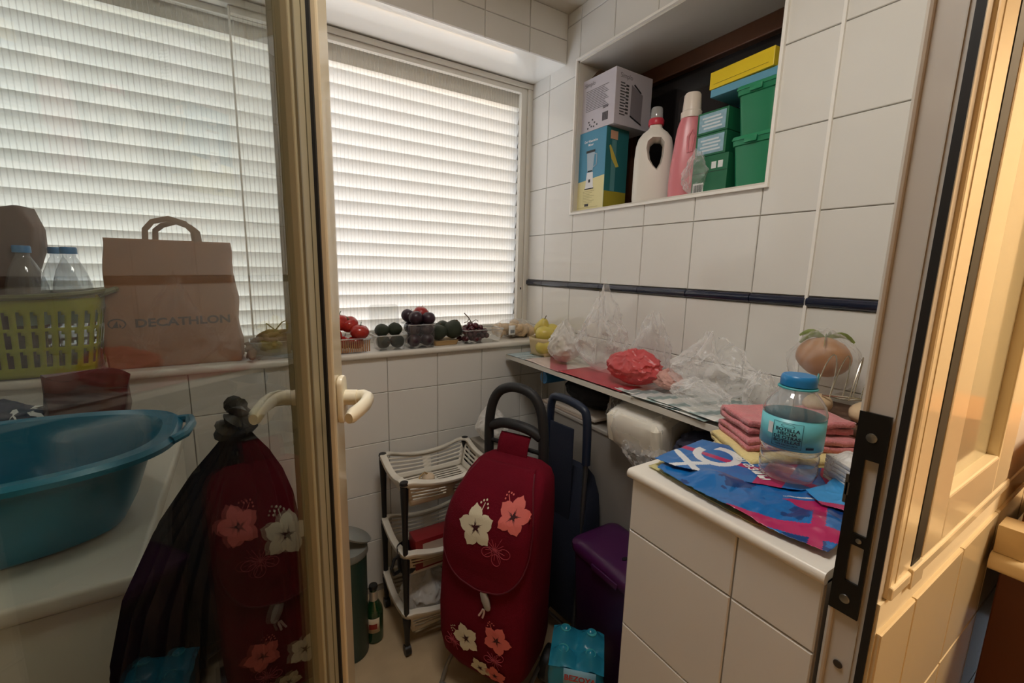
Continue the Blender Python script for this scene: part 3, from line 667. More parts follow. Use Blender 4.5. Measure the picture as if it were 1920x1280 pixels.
def p2(x, y):
    r_ = math.hypot((x-.745)*1.0, (y-.448)*1.15)
    if .030 < r_ < .047 and not (y > .468 and x > .75): return 2
    if band(x, y, .665, .452, -20, .006) and x < .70: return 2
    if band(x, y, .655, .43, 60, .007) and y > .40 and x < .70: return 2
    if band(x, y, .745, .42, -75, .008): return 1
    if y < .345+.25*(x-.66) and y > .305+.25*(x-.66) : return 1
    return 0
_o, hz2 = sheet('shopping_bag', [(.628, .497), (.70, .505), (.785, .508), (.835, .43), (.858, .33), (.80, .288), (.745, .30), (.70, .35), (.665, .405), (.635, .455)], cz+.013, [BL, MG, WH, DB], p2, 'blue plastic shopping bag with white lettering beneath the water bottle', 8, .0025, 150)
tm_ = MB(); ca, sa = math.cos(R(237)), math.sin(R(237))
text(tm_, 'агазин', .030, lambda x, y: (.752+ca*x-sa*y, .385+sa*x+ca*y, hz2(.752+ca*x-sa*y, .385+sa*x+ca*y)+.0012))
tm_.build('lettering', mat('white_print', 'E8E8E6', .4), _o)
def p3(x, y):
    if x+y*.8 < .935: return 1
    return 2 if band(x, y, .80, .235, 35, .007) else 0
sheet('shopping_bag', [(.745, .295), (.79, .285), (.885, .290), (.87, .235), (.80, .212), (.73, .222), (.715, .26)], cz+.016, [SK, MG, WH], p3, 'bright sky blue plastic bag with a magenta corner near the strike plate', 12, .004)

# ------------------------------------------------------------------ water bottle
wbm = thing('water_bottle', 'clear plastic water bottle with blue cap and turquoise label on the blue bags', 'bottle', (.772, .338, cz+.0185), R(0)); wbm.scale = (1.07, 1.07, .93)
pet = glass('clear_pet', (.90, .92, .94, 1), 2.2, .06, .03, haze=.08, hazecol=(.9, .92, .95, 1))
RB = .0435
bp_ = [(.001, .004), (.030, .001), (.038, .004), (.0405, .012), (.0405, .028), (.0385, .033), (.0405, .038), (.0405, .047), (.0385, .052), (.0415, .057), (.043, .062), (.0435, .061), (.0425, .063), (.0425, .119), (.0435, .121), (.043, .126), (.040, .138), (.034, .149), (.027, .159), (.0215, .166), (.0205, .172)]
MB().lathe(bp_, 48, cap=False).build('body', pet, wbm)
lab = mat('turquoise_label', '6CC3CE', .35, var=(14, .12))
lb = MB(); lb.lathe([(.0429, .064), (.0431, .090), (.0429, .1185)], 48, cap=False); lb = lb.build('label', lab, wbm, solid=.0003)
capm = mat('blue_cap', '1377B4', .35)
MB().lathe([(.001, .190), (.0215, .190), (.0235, .1875), (.0245, .182), (.0245, .172), (.0235, .171), (.001, .171)], 40).build('cap', capm, wbm, ang=30)
MB().lathe([(.0255, .170), (.027, .1685), (.027, .1665), (.0215, .166)], 40).build('cap_ring', mat('teal_ring', '3E9AA0', .4), wbm)
MB().tube([(.024, .0, .174), (.036, -.006, .170), (.048, -.006, .174), (.058, -.002, .182)], [.005, .005, .008, .006], 8, flat=.25).build('tear_strip', MATS['teal_ring'], wbm)
face = math.atan2(-.335, -.785)
def cyl(r, a0, zc):
    return lambda x, y: (r*math.cos(face+a0+x/r), r*math.sin(face+a0+x/r), zc+y)
ink = mat('dark_blue_ink', '1B2A44', .5); wpr = mat('white_label_print', 'E6EAEA', .5)
t_ = MB()
for w_, z_, s_ in (('BOTELLA', .1000, .0078), ('HECHA', .0930, .0078), ('DE OTRAS', .0860, .0078), ('BOTELLAS', .0790, .0078), ('100% RECICLADA', .0730, .0040)):
    text(t_, w_, s_, cyl(.0436, -.12, z_))
t_.build('lettering', ink, lb)
fr_ = MB()
for (x0, x1, z0, z1) in ((-.0195, .0195, .0685, .0691), (-.0195, .0195, .1124, .1130), (-.0201, -.0195, .0685, .113), (.0195, .0201, .0685, .113)):
    fr_.grid(lambda u, v, x0=x0, x1=x1, z0=z0, z1=z1: cyl(.0436, -.12, 0)(x0+(x1-x0)*u, z0+(z1-z0)*v), 12, 1)
fr_.build('label_border', ink, lb)
em = MB()
for k in range(24):
    a = 2*PI*k/24; em.grid(lambda u, v, a=a: cyl(.0436, -.12, .1075)((.0055+.0005*u)*1.5*math.cos(a+v*2*PI/24), (.0028+.0004*u)*math.sin(a+v*2*PI/24)), 1, 1)
em.build('emblem', ink, lb)
MB().grid(lambda u, v: cyl(.0436, .0, 0)(-.034+.008*u, .088+.02*v), 4, 2).build('white_patch', wpr, lb)
MB().grid(lambda u, v: cyl(.0436, .0, 0)(.021+.012*u, .0695+.004*v), 4, 1).build('small_print', ink, lb)
MB().lathe([(.0425, .060), (.0425, .066)], 40, cap=False).build('ridge_ring', pet, wbm)
print('counter ok')
# ================================================================== THE NICHE
def carton(name, x0, x1, y0, y1, z0, z1, m_, label, cat='box', bev=.0015, grp=None, rz=0):
    cx, cy_ = (x0+x1)/2, (y0+y1)/2
    o = MB().box(x0-cx, x1-cx, y0-cy_, y1-cy_, 0, z1-z0).build(name, m_, bevel=bev, smooth=False)
    o.location = (cx, cy_, z0); o.rotation_euler = (0, 0, rz)
    return tag(o, label, cat, grp)
def rect_fx(mb, o, y0, y1, z0, z1, off=.0006, t=.0003, mi=0):   # on the face looking to -x; y, z measured in the box's own frame
    x = o['fx']-off; return mb.box(x, x+t, y0, y1, z0, z1, mi)
NB = NZ0+.0065
ink_d = mat('grey_ink', '4B4B50', .6)
# blender carton
def quad_fx(mb, x, pts, mi=0): return mb.add([(x, y, z) for y, z in pts], [tuple(range(len(pts)))], mi)
def quad_fy(mb, y, pts, mi=0): return mb.add([(x, y, z) for x, z in pts], [tuple(range(len(pts)))], mi)
b1 = carton('blender_carton', 1.222, 1.345, 1.316, 1.488, NB, NB+.305, mat('print_blue_card', '4E93B4', .45), 'blue and cream printed blender carton standing in the niche, lower of two', rz=R(2))
hx1, hy1 = .0615, .086
q = MB(); quad_fx(q, -hx1-.0006, [(hy1, 0), (-hy1, 0), (-hy1, .128), (hy1, .112)]); q.build('cream_panel', mat('cream_card', 'E6DDA6', .5), b1, smooth=False)
q = MB(); quad_fy(q, -hy1-.0006, [(-hx1, 0), (hx1, 0), (hx1, .07), (-hx1, .068)]); q.build('olive_panel', mat('olive_card', 'A89A34', .5), b1, smooth=False)
q = MB(); quad_fy(q, -hy1-.0006, [(-hx1, .068), (hx1, .07), (hx1, .305), (-hx1, .305)]); q.build('teal_panel', mat('teal_card', '2E7278', .5), b1, smooth=False)
q = MB(); quad_fy(q, -hy1-.001, [(-.03, .07), (-.005, .07), (-.005, .26), (-.03, .26)]); q.build('pale_stripe', mat('pale_teal_card', '5F9499', .5), b1, smooth=False)
q = MB(); quad_fy(q, -hy1-.0014, [(-.04, .262), (.0, .262), (.0, .293), (-.04, .293)]); q.build('sticker', mat('price_sticker', 'D9A98C', .5), b1, smooth=False)
q = MB(); quad_fy(q, -hy1-.0018, [(-.045, .235), (-.038, .24), (-.01, .20), (.012, .165), (-.004, .16), (-.03, .19)]); q.build('banana_print', mat('banana_yellow', 'D6C35A', .5), b1, smooth=False)
q = MB(); quad_fx(q, -hx1-.001, [(.022, .085), (-.030, .085), (-.026, .092), (-.022, .147), (.012, .147), (.018, .092)]); q.build('blender_print_base', mat('white_print2', 'E9E9EC', .5), b1, smooth=False)
q = MB(); quad_fx(q, -hx1-.001, [(.010, .150), (-.020, .150), (-.028, .222), (.016, .222)]); q.build('blender_print_jug', mat('pale_jug', 'A9BCCB', .4), b1, smooth=False)
q = MB(); quad_fx(q, -hx1-.0014, [(.020, .222), (-.030, .222), (-.030, .231), (.020, .231)]); quad_fx(q, -hx1-.0014, [(.008, .149), (-.018, .149), (-.018, .154), (.008, .154)])
quad_fx(q, -hx1-.0014, [(.022, .082), (-.030, .082), (-.030, .086), (.022, .086)])
q.box(-hx1-.0016, -hx1-.0012, -.009, .001, .108, .120)
q.build('blender_print_dark', mat('dark_print', '22242A', .5), b1, smooth=False)
q = MB(); q.tube([(-hx1-.0012, -.028, .215), (-hx1-.0012, -.040, .212), (-hx1-.0012, -.040, .172), (-hx1-.0012, -.024, .165)], .0022, 6, flat=.3); q.build('blender_print_handle', MATS['pale_jug'], b1)
q = MB(); text(q, 'Der Klassische', .0125, lambda x, y: (-hx1-.0012, -x-.004, .266+y+x*.0)); text(q, 'Mixer', .0125, lambda x, y: (-hx1-.0012, -x-.004, .252+y)); q.build('lettering', mat('white_ink', 'EFEFEF', .5), b1, smooth=False)
q = MB()
for k in range(9): q.box(-hx1-.0011, -hx1-.0007, -.035+.012*(k % 3), .030, .074-.0062*k, .0748-.0062*k)
q.box(-hx1-.0011, -hx1-.0007, -.058, .058, .0115, .0122)
q.build('print_lines', mat('brown_ink', '8A7A50', .6), b1, smooth=False)
q = MB(); q.box(-hx1-.0012, -hx1-.0007, -.004, .018, .016, .026); q.build('bar_mark', ink_d, b1, smooth=False)
# white carton on top
b2 = carton('appliance_carton', 1.226, 1.425, 1.284, 1.478, NB+.3065, NB+.3065+.197, mat('white_card', 'C9C4CE', .5), 'white printed appliance carton stacked on the blue blender carton', rz=R(1))
hx2, hy2 = .0995, .097
q = MB(); text(q, 'Simplo', .022, lambda x, y: (-hx2-.0008, -x+.042, .174+y)); text(q, 'Simplo', .024, lambda x, y: (x-.045, -hy2-.0008, .172+y))
text(q, '500W', .012, lambda x, y: (-hx2-.0008, -x-.05, .070+y))
q.build('lettering', mat('black_ink', '2A2830', .6), b2, smooth=False)
q = MB()
for k in range(13): q.box(-hx2-.0009, -hx2-.0005, -.062+.02*((k*7) % 4)/3, .062, .150-.0062*k, .1516-.0062*k)
for k in range(9): q.box(-hx2-.0009, -hx2-.0005, -.064+.0035*k, -.0622+.0035*k+.0006*(k % 2), .022, .052)
for k, (y, z) in enumerate(((.045, .012), (.035, .024), (.025, .016), (.040, .034), (.012, .014), (.008, .028), (-.006, .018), (.02, .040))): q.box(-hx2-.0009, -hx2-.0005, y-.0035, y+.0035, z-.003, z+.003)
for k in range(12): q.box(-.075, -.052+.006*(k % 2), -hy2-.0009, -hy2-.0005, .145-.010*k, .149-.010*k)
for k in range(9): q.box(-.045, -.030, -hy2-.0009, -hy2-.0005, .138-.012*k, .145-.012*k)
q.build('print_lines', ink_d, b2, smooth=False)
q = MB(); quad_fy(q, -hy2-.0009, [(-.018, .04), (.045, .02), (.048, .125), (-.016, .150)]); q.build('toaster_print', mat('grey_toaster_print', '8E8890', .4), b2, smooth=False)
q = MB(); quad_fy(q, -hy2-.0013, [(-.005, .150), (.035, .128), (.04, .132), (.0, .155)]); quad_fy(q, -hy2-.0013, [(-.018, .036), (.047, .014), (.047, .020), (-.018, .042)]); q.build('toaster_print_dark', MATS['dark_print'], b2, smooth=False)
q = MB(); q.add([(-.085, .07, .197), (-.03, .074, .197), (-.03, .03, .235), (-.075, .02, .232)], [(0, 1, 2, 3)]); q.add([(-.03, .074, .197), (.05, .074, .197), (.04, .05, .222), (-.02, .05, .225)], [(0, 1, 2, 3)])
q.build('open_flap', mat('brown_flap', '7A6350', .8), b2, smooth=False, solid=.0015)
# white detergent jug with an open grip
def jug():
    jb = MB()
    secs = [(.000, .060, .036), (.004, .066, .041), (.02, .068, .043), (.10, .068, .043), (.16, .067, .043), (.20, .064, .042), (.225, .057, .039), (.243, .043, .034), (.254, .028, .026), (.262, .022, .021), (.270, .021, .021)]
    jb.loft([sup(0, 0, a, b, z, 2.8, 40) for z, a, b in secs])
    me = jb.mesh('body', whitep)
    body = bpy.data.objects.new('tmp', me); COL.objects.link(body)
    ct_ = MB(); ct_.M = Matrix.Rotation(PI/2, 4, 'X')
    pts = [(.000, .135), (.012, .122), (.022, .140), (.026, .165), (.027, .20), (.018, .214), (-.004, .216), (-.016, .205), (-.018, .185), (-.012, .155)]
    rings = []
    for yy, k in ((-.08, 1.9), (-.034, 1.25), (-.015, 1.0), (.015, 1.0), (.034, 1.25), (.08, 1.9)):
        cxx = sum(p[0] for p in pts)/len(pts); czz = sum(p[1] for p in pts)/len(pts)
        rings.append([(cxx+(p[0]-cxx)*k, czz+(p[1]-czz)*(1+(k-1)*.6), yy) for p in pts])
    ct_.loft(rings); cut = bpy.data.objects.new('tmp2', ct_.mesh('cut', whitep, smooth=False)); COL.objects.link(cut)
    md = body.modifiers.new('b', 'BOOLEAN'); md.operation = 'DIFFERENCE'; md.object = cut; md.solver = 'EXACT'
    dg = bpy.context.evaluated_depsgraph_get(); out = bpy.data.meshes.new_from_object(body.evaluated_get(dg))
    bpy.data.objects.remove(body); bpy.data.objects.remove(cut)
    out.shade_smooth(); out.set_sharp_from_angle(angle=R(45)); return out
jg = thing('detergent_jug', 'white detergent jug with grip, red collar and clear cap in the niche', 'bottle', (1.292, 1.135, NB), R(-50))
obj('body', jug(), jg)
MB().lathe([(.001, .270), (.026, .270), (.027, .274), (.027, .286), (.024, .292), (.001, .292)], 28).build('collar', mat('red_collar', 'C43348', .35), jg)
MB().lathe([(.021, .290), (.022, .296), (.020, .326), (.017, .330), (.001, .330)], 28, cap=False).build('cap', glass('frosted_cap', (.8, .8, .84, 1), 1.2, .05, .1, haze=.35), jg)
# pink softener
pk = thing('softener_bottle', 'pink fabric softener bottle with white cap beside the white jug', 'bottle', (1.285, .985, NB), R(-50))
MB().loft([sup(0, 0, a, b, z, 2.6, 36) for z, a, b in [(0, .050, .036), (.004, .055, .040), (.05, .056, .041), (.11, .053, .040), (.16, .047, .037), (.20, .043, .034), (.225, .040, .032), (.24, .036, .030), (.255, .030, .028)]]).build('body', mat('pink_plastic', 'D8828C', .3, sub=.1), pk)
MB().tube([(-.004, -.036, .14), (-.006, -.036, .19), (.006, -.033, .21), (.012, -.035, .19), (.008, -.038, .145)], .004, 8, closed=True).build('grip_relief', mat('pink_plastic_2', 'D98690', .3), pk)
MB().lathe([(.001, .253), (.033, .253), (.033, .272), (.029, .276), (.026, .324), (.022, .330), (.001, .330)], 30).build('cap', mat('cream_cap', 'E6DAD0', .35), pk)
blob_bag('plastic_bag', clear_film, .045, .035, .135, 51, 'crumpled clear plastic bag tucked before the pink softener bottle', 'bag', (1.252, .925, NB), R(-50), .5, .22, 0, fine=.1)
# green stuff
gcard = mat('green_card', '1E6B4A', .45); gbox = mat('green_container', '1F8058', .35, sub=.05)
g0 = carton('tea_carton', 1.262, 1.40, .825, .945, NB, NB+.118, gcard, 'dark green carton with barcode lowest behind the plastic bag', rz=0)
q = MB()
for k in range(11): q.box(-.0697, -.0693, .020+.0028*k, .0213+.0028*k+.0006*(k % 3), .004, .035)
q.build('barcode', ink_d, g0, smooth=False)
MB().box(-.0694, -.0690, .016, .054, .001, .040).build('barcode_patch', wpr, g0, smooth=False)
for y in (-.022, -.044): MB().box(-.0694, -.0690, y, y+.016, .078, .098).build('small_mark', wpr, g0, smooth=False)
MB().box(-.0694, -.0690, -.06, .06, .068, .070).build('lid_seam', mat('dark_green', '12402C', .5), g0, smooth=False)
for i, lb_ in enumerate(('green soap carton with pale blue label, lower of the pair', 'green soap carton with pale blue label, upper of the pair')):
    g1 = carton('soap_carton', 1.262, 1.36, .838, .942, NB+.119+.066*i, NB+.119+.066*i+.065, gcard, lb_, grp='pair of soap cartons in the niche')
    MB().box(-.0495, -.0491, -.045, .045, .006, .059).build('label', mat('pale_blue_label', '8FB3C4', .5, var=(60, .15)), g1, smooth=False)
    q = MB()
    for k in range(4): q.box(-.0499, -.0495, -.034+.006*(k % 2), .034-.007*((k+1) % 2), .014+.010*k, .019+.010*k)
    q.build('print_lines', mat('pale_ink', 'D6E0E6', .5), g1, smooth=False)
def tub_box(z0, h, label):
    t = thing('storage_tub', label, 'tub', (1.325, .757, z0), 0, 'green storage tubs in the niche')
    rg = [[(x, y, z) for x, y in rrect(-hx_, hx_, -hy, hy, .014, 4)] for z, hx_, hy in ((0, .050, .046), (.003, .053, .049), (h-.022, .062, .057), (h-.020, .066, .061), (h-.006, .067, .062))]
    MB().loft(rg).build('body', gbox, t)
    MB().loft([[(x, y, z) for x, y in rrect(-a, a, -b, b, .016, 4)] for z, a, b in ((h-.006, .069, .064), (h-.002, .070, .065), (h+.004, .068, .063), (h+.004, .04, .035))]).build('lid', mat('green_lid', '258A60', .35), t)
    MB().box(-.074, -.066, -.018, .018, h-.018, h-.002).build('clip', MATS['green_lid'], t, bevel=.002)
tub_box(NB, .148, 'green plastic storage tub standing on the niche sill, lower')
tub_box(NB+.153, .132, 'green plastic storage tub stacked on the other one')
zt = NB+.153+.137
fb = carton('flat_carton', 1.262, 1.44, .672, .905, zt, zt+.022, mat('light_blue_card', '62A0BC', .45), 'flat light blue carton lying on the green storage tubs', rz=R(-2))
yb = carton('foil_carton', 1.258, 1.30, .712, .912, zt+.023, zt+.072, mat('yellow_card', 'E3C61C', .4), 'yellow long carton lying on the light blue one', rz=R(-4))
MB().box(-.0216, -.0210, -.085, .085, .012, .0128).build('flap_seam', mat('dark_seam', '6E5E10', .6), yb, smooth=False)
rl = MB(); rl.M = Matrix.Translation((1.345, 0, zt+.023+.021)) @ Matrix.Rotation(PI/2, 4, 'X'); 
rl.lathe([(.021, -.86), (.021, -.69), (.012, -.69), (.012, -.86)], 20)
tag(rl.build('paper_roll', mat('white_roll', 'CFC9BE', .5)), 'white roll lying behind the yellow carton at the top of the niche', 'roll')
tag(MB().box(1.41, 1.465, .90, 1.15, NB, NB+.40).build('dark_bag', mat('near_black_cloth', '201A1A', .8, bump=(20, .4)), bevel=.02), 'dark bundle at the back of the niche behind the bottles', 'bundle')

# ================================================================== FRUIT ALONG THE SILL
S0 = .987
tom_m = mat('tomato_red', 'A82A22', .22, var=(6, .15), coat=.2); calyx = mat('calyx_green', '3E5A28', .7)
plum_m = mat('dark_plum', '33202C', .35, var=(8, .25)); nect = mat('nectarine_red', '9C2A28', .35, var=(8, .25))
avo_m = mat('avocado_skin', '26301F', .5, bump=(90, .5), var=(10, .2)); grape_m = mat('dark_grape', '4A1C22', .2, var=(10, .3))
def punnet(name, cx, cy_, hx_, hy, h, m_, label, cat='tray', taper=.85, rz=0, rim=.004):
    t = thing(name, label, cat, (cx, cy_, S0), rz)
    q = MB(); q.loft([[(x, y, z) for x, y in rrect(-a, a, -b, b, .012, 4)] for z, a, b in ((.0012, hx_*taper*.96, hy*taper*.96), (.004, hx_*taper, hy*taper), (h, hx_, hy))], cap=False)
    q.box(-hx_*taper*.95, hx_*taper*.95, -hy*taper*.95, hy*taper*.95, .0005, .0012); q.build('tray_body', m_, t)
    pts = [(x, y, h) for x, y in rrect(-hx_-.002, hx_+.002, -hy-.002, hy+.002, .014, 4)]
    MB().tube(pts, .0022, 6, closed=True).build('rim', m_ if m_ is not clearp else glass_rim, t); return t
glass_rim = MATS.get('clear_rim') or glass('clear_rim', (.9, .92, .92, 1), 1.0, .22, .1, haze=.25, hazecol=(.85, .85, .85, 1))
def fruits(lst, mesh_fn, name, label, cat, grp):
    for i, (x, y, z, s_, rz) in enumerate(lst):
        me, parts = mesh_fn
        o = obj(name, me, None, (x, y, z), (R(12*((i*37) % 5-2)), R(10*((i*53) % 5-2)), rz)); o.scale = (s_, s_, s_); tag(o, label if isinstance(label, str) else label[i], cat, grp)
        for pn, pme in parts: obj(pn, pme, o)
tomato = MB().ball((0, 0, 0), 1, (1, 1, .84), 24, 16, f=lambda d: 1-.16*max(0, abs(d.z)-.82)/.18+.025*math.cos(5*math.atan2(d.y, d.x))*max(0, d.z)).mesh('tomato', tom_m)
cal = MB()
for k in range(5):
    a = 2*PI*k/5; cal.add([(.04*math.cos(a+1.2), .04*math.sin(a+1.2), .74), (.04*math.cos(a-1.2), .04*math.sin(a-1.2), .74), (.42*math.cos(a), .42*math.sin(a), .80)], [(0, 1, 2)])
cal.tube([(0, 0, .70), (.03, 0, .90), (.10, .02, 1.05)], .04, 6); cal = cal.mesh('calyx', calyx)
punnet('fruit_tray', .300, 1.638, .088, .055, .052, clearp, 'clear tray heaped with red tomatoes beside the door stile')
bs = MB()
for i in range(22): x = -.078+.0074*i; bs.box(x, x+.004, -.0515, -.0495, .004, .046)
bso = bs.build('tray_print', mat('wicker_print', 'A9794A', .7), bpy.data.objects['fruit_tray.001'] if 'fruit_tray.001' in bpy.data.objects else None, smooth=False); bso['kind'] = 'stuff'
fruits([(.262, 1.625, S0+.032, .031, 0), (.338, 1.625, S0+.032, .031, 1), (.30, 1.66, S0+.032, .031, 2), (.262, 1.615, S0+.066, .031, 0), (.352, 1.615, S0+.073, .034, 1.2), (.323, 1.645, S0+.098, .033, 2.0), (.290, 1.66, S0+.104, .040, .4)],
       (tomato, [('calyx', cal)]), 'tomato', ['red tomato low in the tray, towards the door stile', 'red tomato low in the tray, towards the avocado box', 'red tomato low in the tray at its window side',
        'red tomato at the edge of the tray by the door stile', 'red tomato on the corner of the tray facing the avocado box', 'red tomato second from the top of the heap', 'largest red tomato crowning the heap in the tray'], 'tomato', 'tomatoes in the clear tray')
# clamshell with small avocados
cs = punnet('clamshell_box', .465, 1.632, .058, .050, .056, clearp, 'open clear clamshell box holding four dark green avocados', 'box')
q = MB(); q.M = Matrix.Translation((0, .050, .060)) @ Matrix.Rotation(R(80), 4, 'X')
q.loft([[(x, y, z) for x, y in rrect(-a, a, 0.0+(.052-b), .104-(.052-b), .012, 4)] for z, a, b in ((0, .058, .052), (.018, .052, .046), (.020, .02, .02))], cap=True); q.build('lid', clearp, cs)
avo = MB().lathe([(.001, -1.05), (.45, -.95), (.82, -.55), (.95, -.05), (.85, .4), (.58, .85), (.32, 1.12), (.001, 1.2)], 22).mesh('avocado', avo_m)
nub = MB().lathe([(.12, 1.12), (.14, 1.2), (.09, 1.26), (.001, 1.27)], 8).mesh('stem_nub', stem_m)
for i, (x, y, z, s_, rx, rz, lb_) in enumerate(((.440, 1.625, S0+.028, .028, 85, 20, 'small avocado low in the clamshell box, tomato side'), (.492, 1.622, S0+.028, .028, 80, -60, 'small avocado low in the clamshell box, plum side'),
        (.440, 1.64, S0+.070, .027, 88, 100, 'small avocado upper in the clamshell box, tomato side'), (.490, 1.64, S0+.072, .028, 80, 30, 'small avocado upper in the clamshell box, plum side'),
        (.662, 1.625, S0+.052, .034, 84, 80, 'dark green avocado lying low on the card tray beside the plums'), (.665, 1.665, S0+.058, .030, 70, 170, 'dark green avocado behind at the plum side of the card tray'),
        (.728, 1.628, S0+.060, .041, 25, 40, 'largest dark green avocado standing on the card tray'), (.70, 1.672, S0+.066, .030, 60, -40, 'dark green avocado half hidden behind the largest one'))):
    o = obj('avocado', avo, None, (x, y, z), (R(rx), 0, R(rz))); o.scale = (s_, s_, s_*(.95 if i < 6 else .85)); tag(o, lb_, 'avocado', 'avocados on the window sill'); obj('stem_nub', nub, o)
ctr = thing('card_tray', 'shallow tan card tray beneath the large avocados', 'tray', (.69, 1.645, S0))
MB().loft([[(x, y, z) for x, y in rrect(-a, a, -b, b, .014, 5)] for z, a, b in ((0, .050, .038), (.018, .056, .044))]).build('tray_body', mat('tan_card', 'A98B5E', .8), ctr)
# plums
punnet('plum_box', .580, 1.628, .054, .052, .092, clearp, 'tall clear box filled with dark plums', 'box', .92)
plum = MB().ball((0, 0, 0), 1, (1, 1, .96), 20, 14, f=lambda d: 1-.10*max(0, d.z-.85)/.15-.03*math.exp(-(math.atan2(d.y, d.x)/.2)**2)).mesh('plum', plum_m)
pst = MB().tube([(0, 0, .86), (.02, 0, 1.0), (.08, .02, 1.12)], .035, 6).mesh('stem', stem_m)
pl_ = [(.553, 1.603, .030), (.606, 1.603, .030), (.555, 1.652, .030), (.606, 1.652, .030), (.556, 1.604, .075), (.607, 1.604, .072), (.556, 1.652, .075), (.606, 1.652, .075), (.560, 1.600, .118), (.612, 1.602, .113), (.545, 1.645, .122)]
fruits([(x, y, S0+z, .0262 if i < 8 else .027, i) for i, (x, y, z) in enumerate(pl_)], (plum, [('stem', pst)]), 'plum', ['dark purple plum inside the tall clear box']*8+['dark plum on top of the box, towards the small avocados', 'dark plum on top of the box, towards the large avocados', 'dark plum on top of the box at the window side'], 'plum', 'plums in the tall clear box')
nm = plum.copy(); nm.materials.clear(); nm.materials.append(nect)
o = obj('nectarine', nm, None, (.598, 1.648, S0+.128), (.2, .1, 0)); o.scale = (.030,)*3; tag(o, 'red nectarine on top of the dark plums', 'nectarine'); obj('stem', pst, o)
# grapes
punnet('grape_tray', .855, 1.632, .092, .050, .056, clearp, 'wide clear tray with a bunch of dark grapes at one end')
gr = thing('grape_bunch', 'bunch of dark red grapes in the wide clear tray', 'grapes', (.825, 1.63, S0))
gm = MB().ball((0, 0, 0), .0125, (1, 1, 1.15), 12, 8).mesh('grape', grape_m); rnd = random.Random(4); cnt = 0; pos = []
for tries in range(3000):
    x = rnd.uniform(-.055, .05); y = rnd.uniform(-.033, .033); z = rnd.uniform(.014, .080-.5*abs(x+.01))
    if z > .06 and abs(x) > .045: continue
    if all((x-a)**2+(y-b)**2+(z-c)**2 > .0205**2 for a, b, c in pos): pos.append((x, y, z))
    if len(pos) > 60: break
for p in pos: obj('grape', gm, gr, p, (rnd.uniform(0, 3), rnd.uniform(0, 3), 0))
MB().tube([(0, 0, .04), (-.012, .0, .085), (-.025, .0, .105), (-.045, .0, .125)], .0022, 6).tube([(-.012, 0, .085), (.01, 0, .095), (.02, .0, .088)], .0015, 6).tube([(-.022, 0, .102), (-.030, 0, .088), (-.045, 0, .085)], .0015, 6).build('stalk', mat('dry_stalk', '5B4A2E', .8), gr)
# bag of ginger and garlic lumps with a label, in the corner
wb_ = thing('root_bag', 'clear bag of beige roots with a white label in the sill corner', 'bag', (1.055, 1.675, S0))
lump = MB().ball((0, 0, 0), .021, (1.2, .9, .8), 12, 9, f=lambda d: 1+.18*nz(d.x, d.y, d.z, 1.8)).mesh('root_piece', mat('beige_root', 'CDB28E', .7, var=(40, .18), bump=(60, .3)))
for i in range(44): 
    x = rnd.uniform(-.095, .085); y = rnd.uniform(-.04, .04); z = .018+rnd.uniform(0, .052)*(1-abs(x)/.14)
    obj('root_piece', lump, wb_, (x, y, z), (rnd.uniform(0, 6), rnd.uniform(0, 6), rnd.uniform(0, 6)))
blob_bag('film', MATS['thin_film'], .118, .062, .085, 61, None, None, (0, 0, 0), 0, .7, .10, 0, parent=wb_, fine=.06, sub=4)
MB().grid(lambda u, v: (-.065+.034*u, -.060-.004*math.sin(PI*u), .022+.042*v), 4, 4).build('label', wpr, wb_, solid=.0004)
q = MB()
for k in range(7): q.box(-.058+.003*k, -.0565+.003*k, -.0652, -.0648, .030, .045)
q.build('barcode', ink_d, wb_, smooth=False)
# roots and dry twigs behind the glass door
gt = punnet('root_tray', .105, 1.638, .095, .050, .058, glass('smoky_plastic', (.72, .74, .72, 1), 1.0, .1, .1, haze=.35, hazecol=(.42, .43, .42, 1)), 'smoky clear tray heaped with brown roots behind the glass door')
root_m = mat('brown_root', '7E6248', .75, var=(30, .25), bump=(50, .4))
finger = MB().tube([(-1, 0, 0), (-.6, .08, .1), (-.1, .0, .16), (.4, -.12, .1), (.8, -.05, .0), (1.05, .05, -.02)], [.12, .26, .30, .28, .22, .08], 10).mesh('root', root_m)
for i in range(34):
    x = rnd.uniform(.02, .19); y = rnd.uniform(1.605, 1.67); k = rnd.uniform(.026, .046); z = S0+rnd.uniform(.02, .085)*(1-abs(x-.105)/.16)+.012
    o = obj('root', finger, gt, (x-.105, y-1.638, z-S0), (rnd.uniform(-.5, .5), rnd.uniform(-.5, .5), rnd.uniform(0, 6.3))); o.scale = (k, k, k)
for i, (x, z) in enumerate(((-.080, .055), (-.085, .035))):
    o = obj('root', finger, gt, (x, -.02, z), (.2, .4+.5*i, 2.4+i*.6)); o.scale = (.036,)*3
tw = thing('dry_twigs', 'dry branching twigs sticking out of the brown roots', 'twigs', (.105, 1.64, S0+.06))
def twig(pts, r): return MB().tube(pts, [r*(1-.55*i/(len(pts)-1)) for i in range(len(pts))], 6).build('twig', mat('twig_brown', '5D4A38', .8), tw)
twig([(-.03, 0, .0), (-.02, 0, .03), (.0, 0, .055), (.03, 0, .070), (.062, 0, .082)], .0028); twig([(.03, 0, -.01), (.05, 0, .04), (.060, 0, .065), (.066, 0, .094)], .0028)
twig([(-.02, 0, .01), (.01, .01, .025), (.038, 0, .045), (.055, 0, .055)], .0022); twig([(.052, 0, .05), (.060, 0, .02), (.068, 0, -.01)], .0022)
twig([(-.05, 0, .0), (-.045, 0, .03), (-.046, 0, .055)], .0022); twig([(-.046, 0, .055), (-.02, 0, .03), (.0, 0, .01)], .0024); twig([(.04, 0, .045), (.03, 0, .02), (.035, 0, .0)], .0018)
print('niche and sill ok')
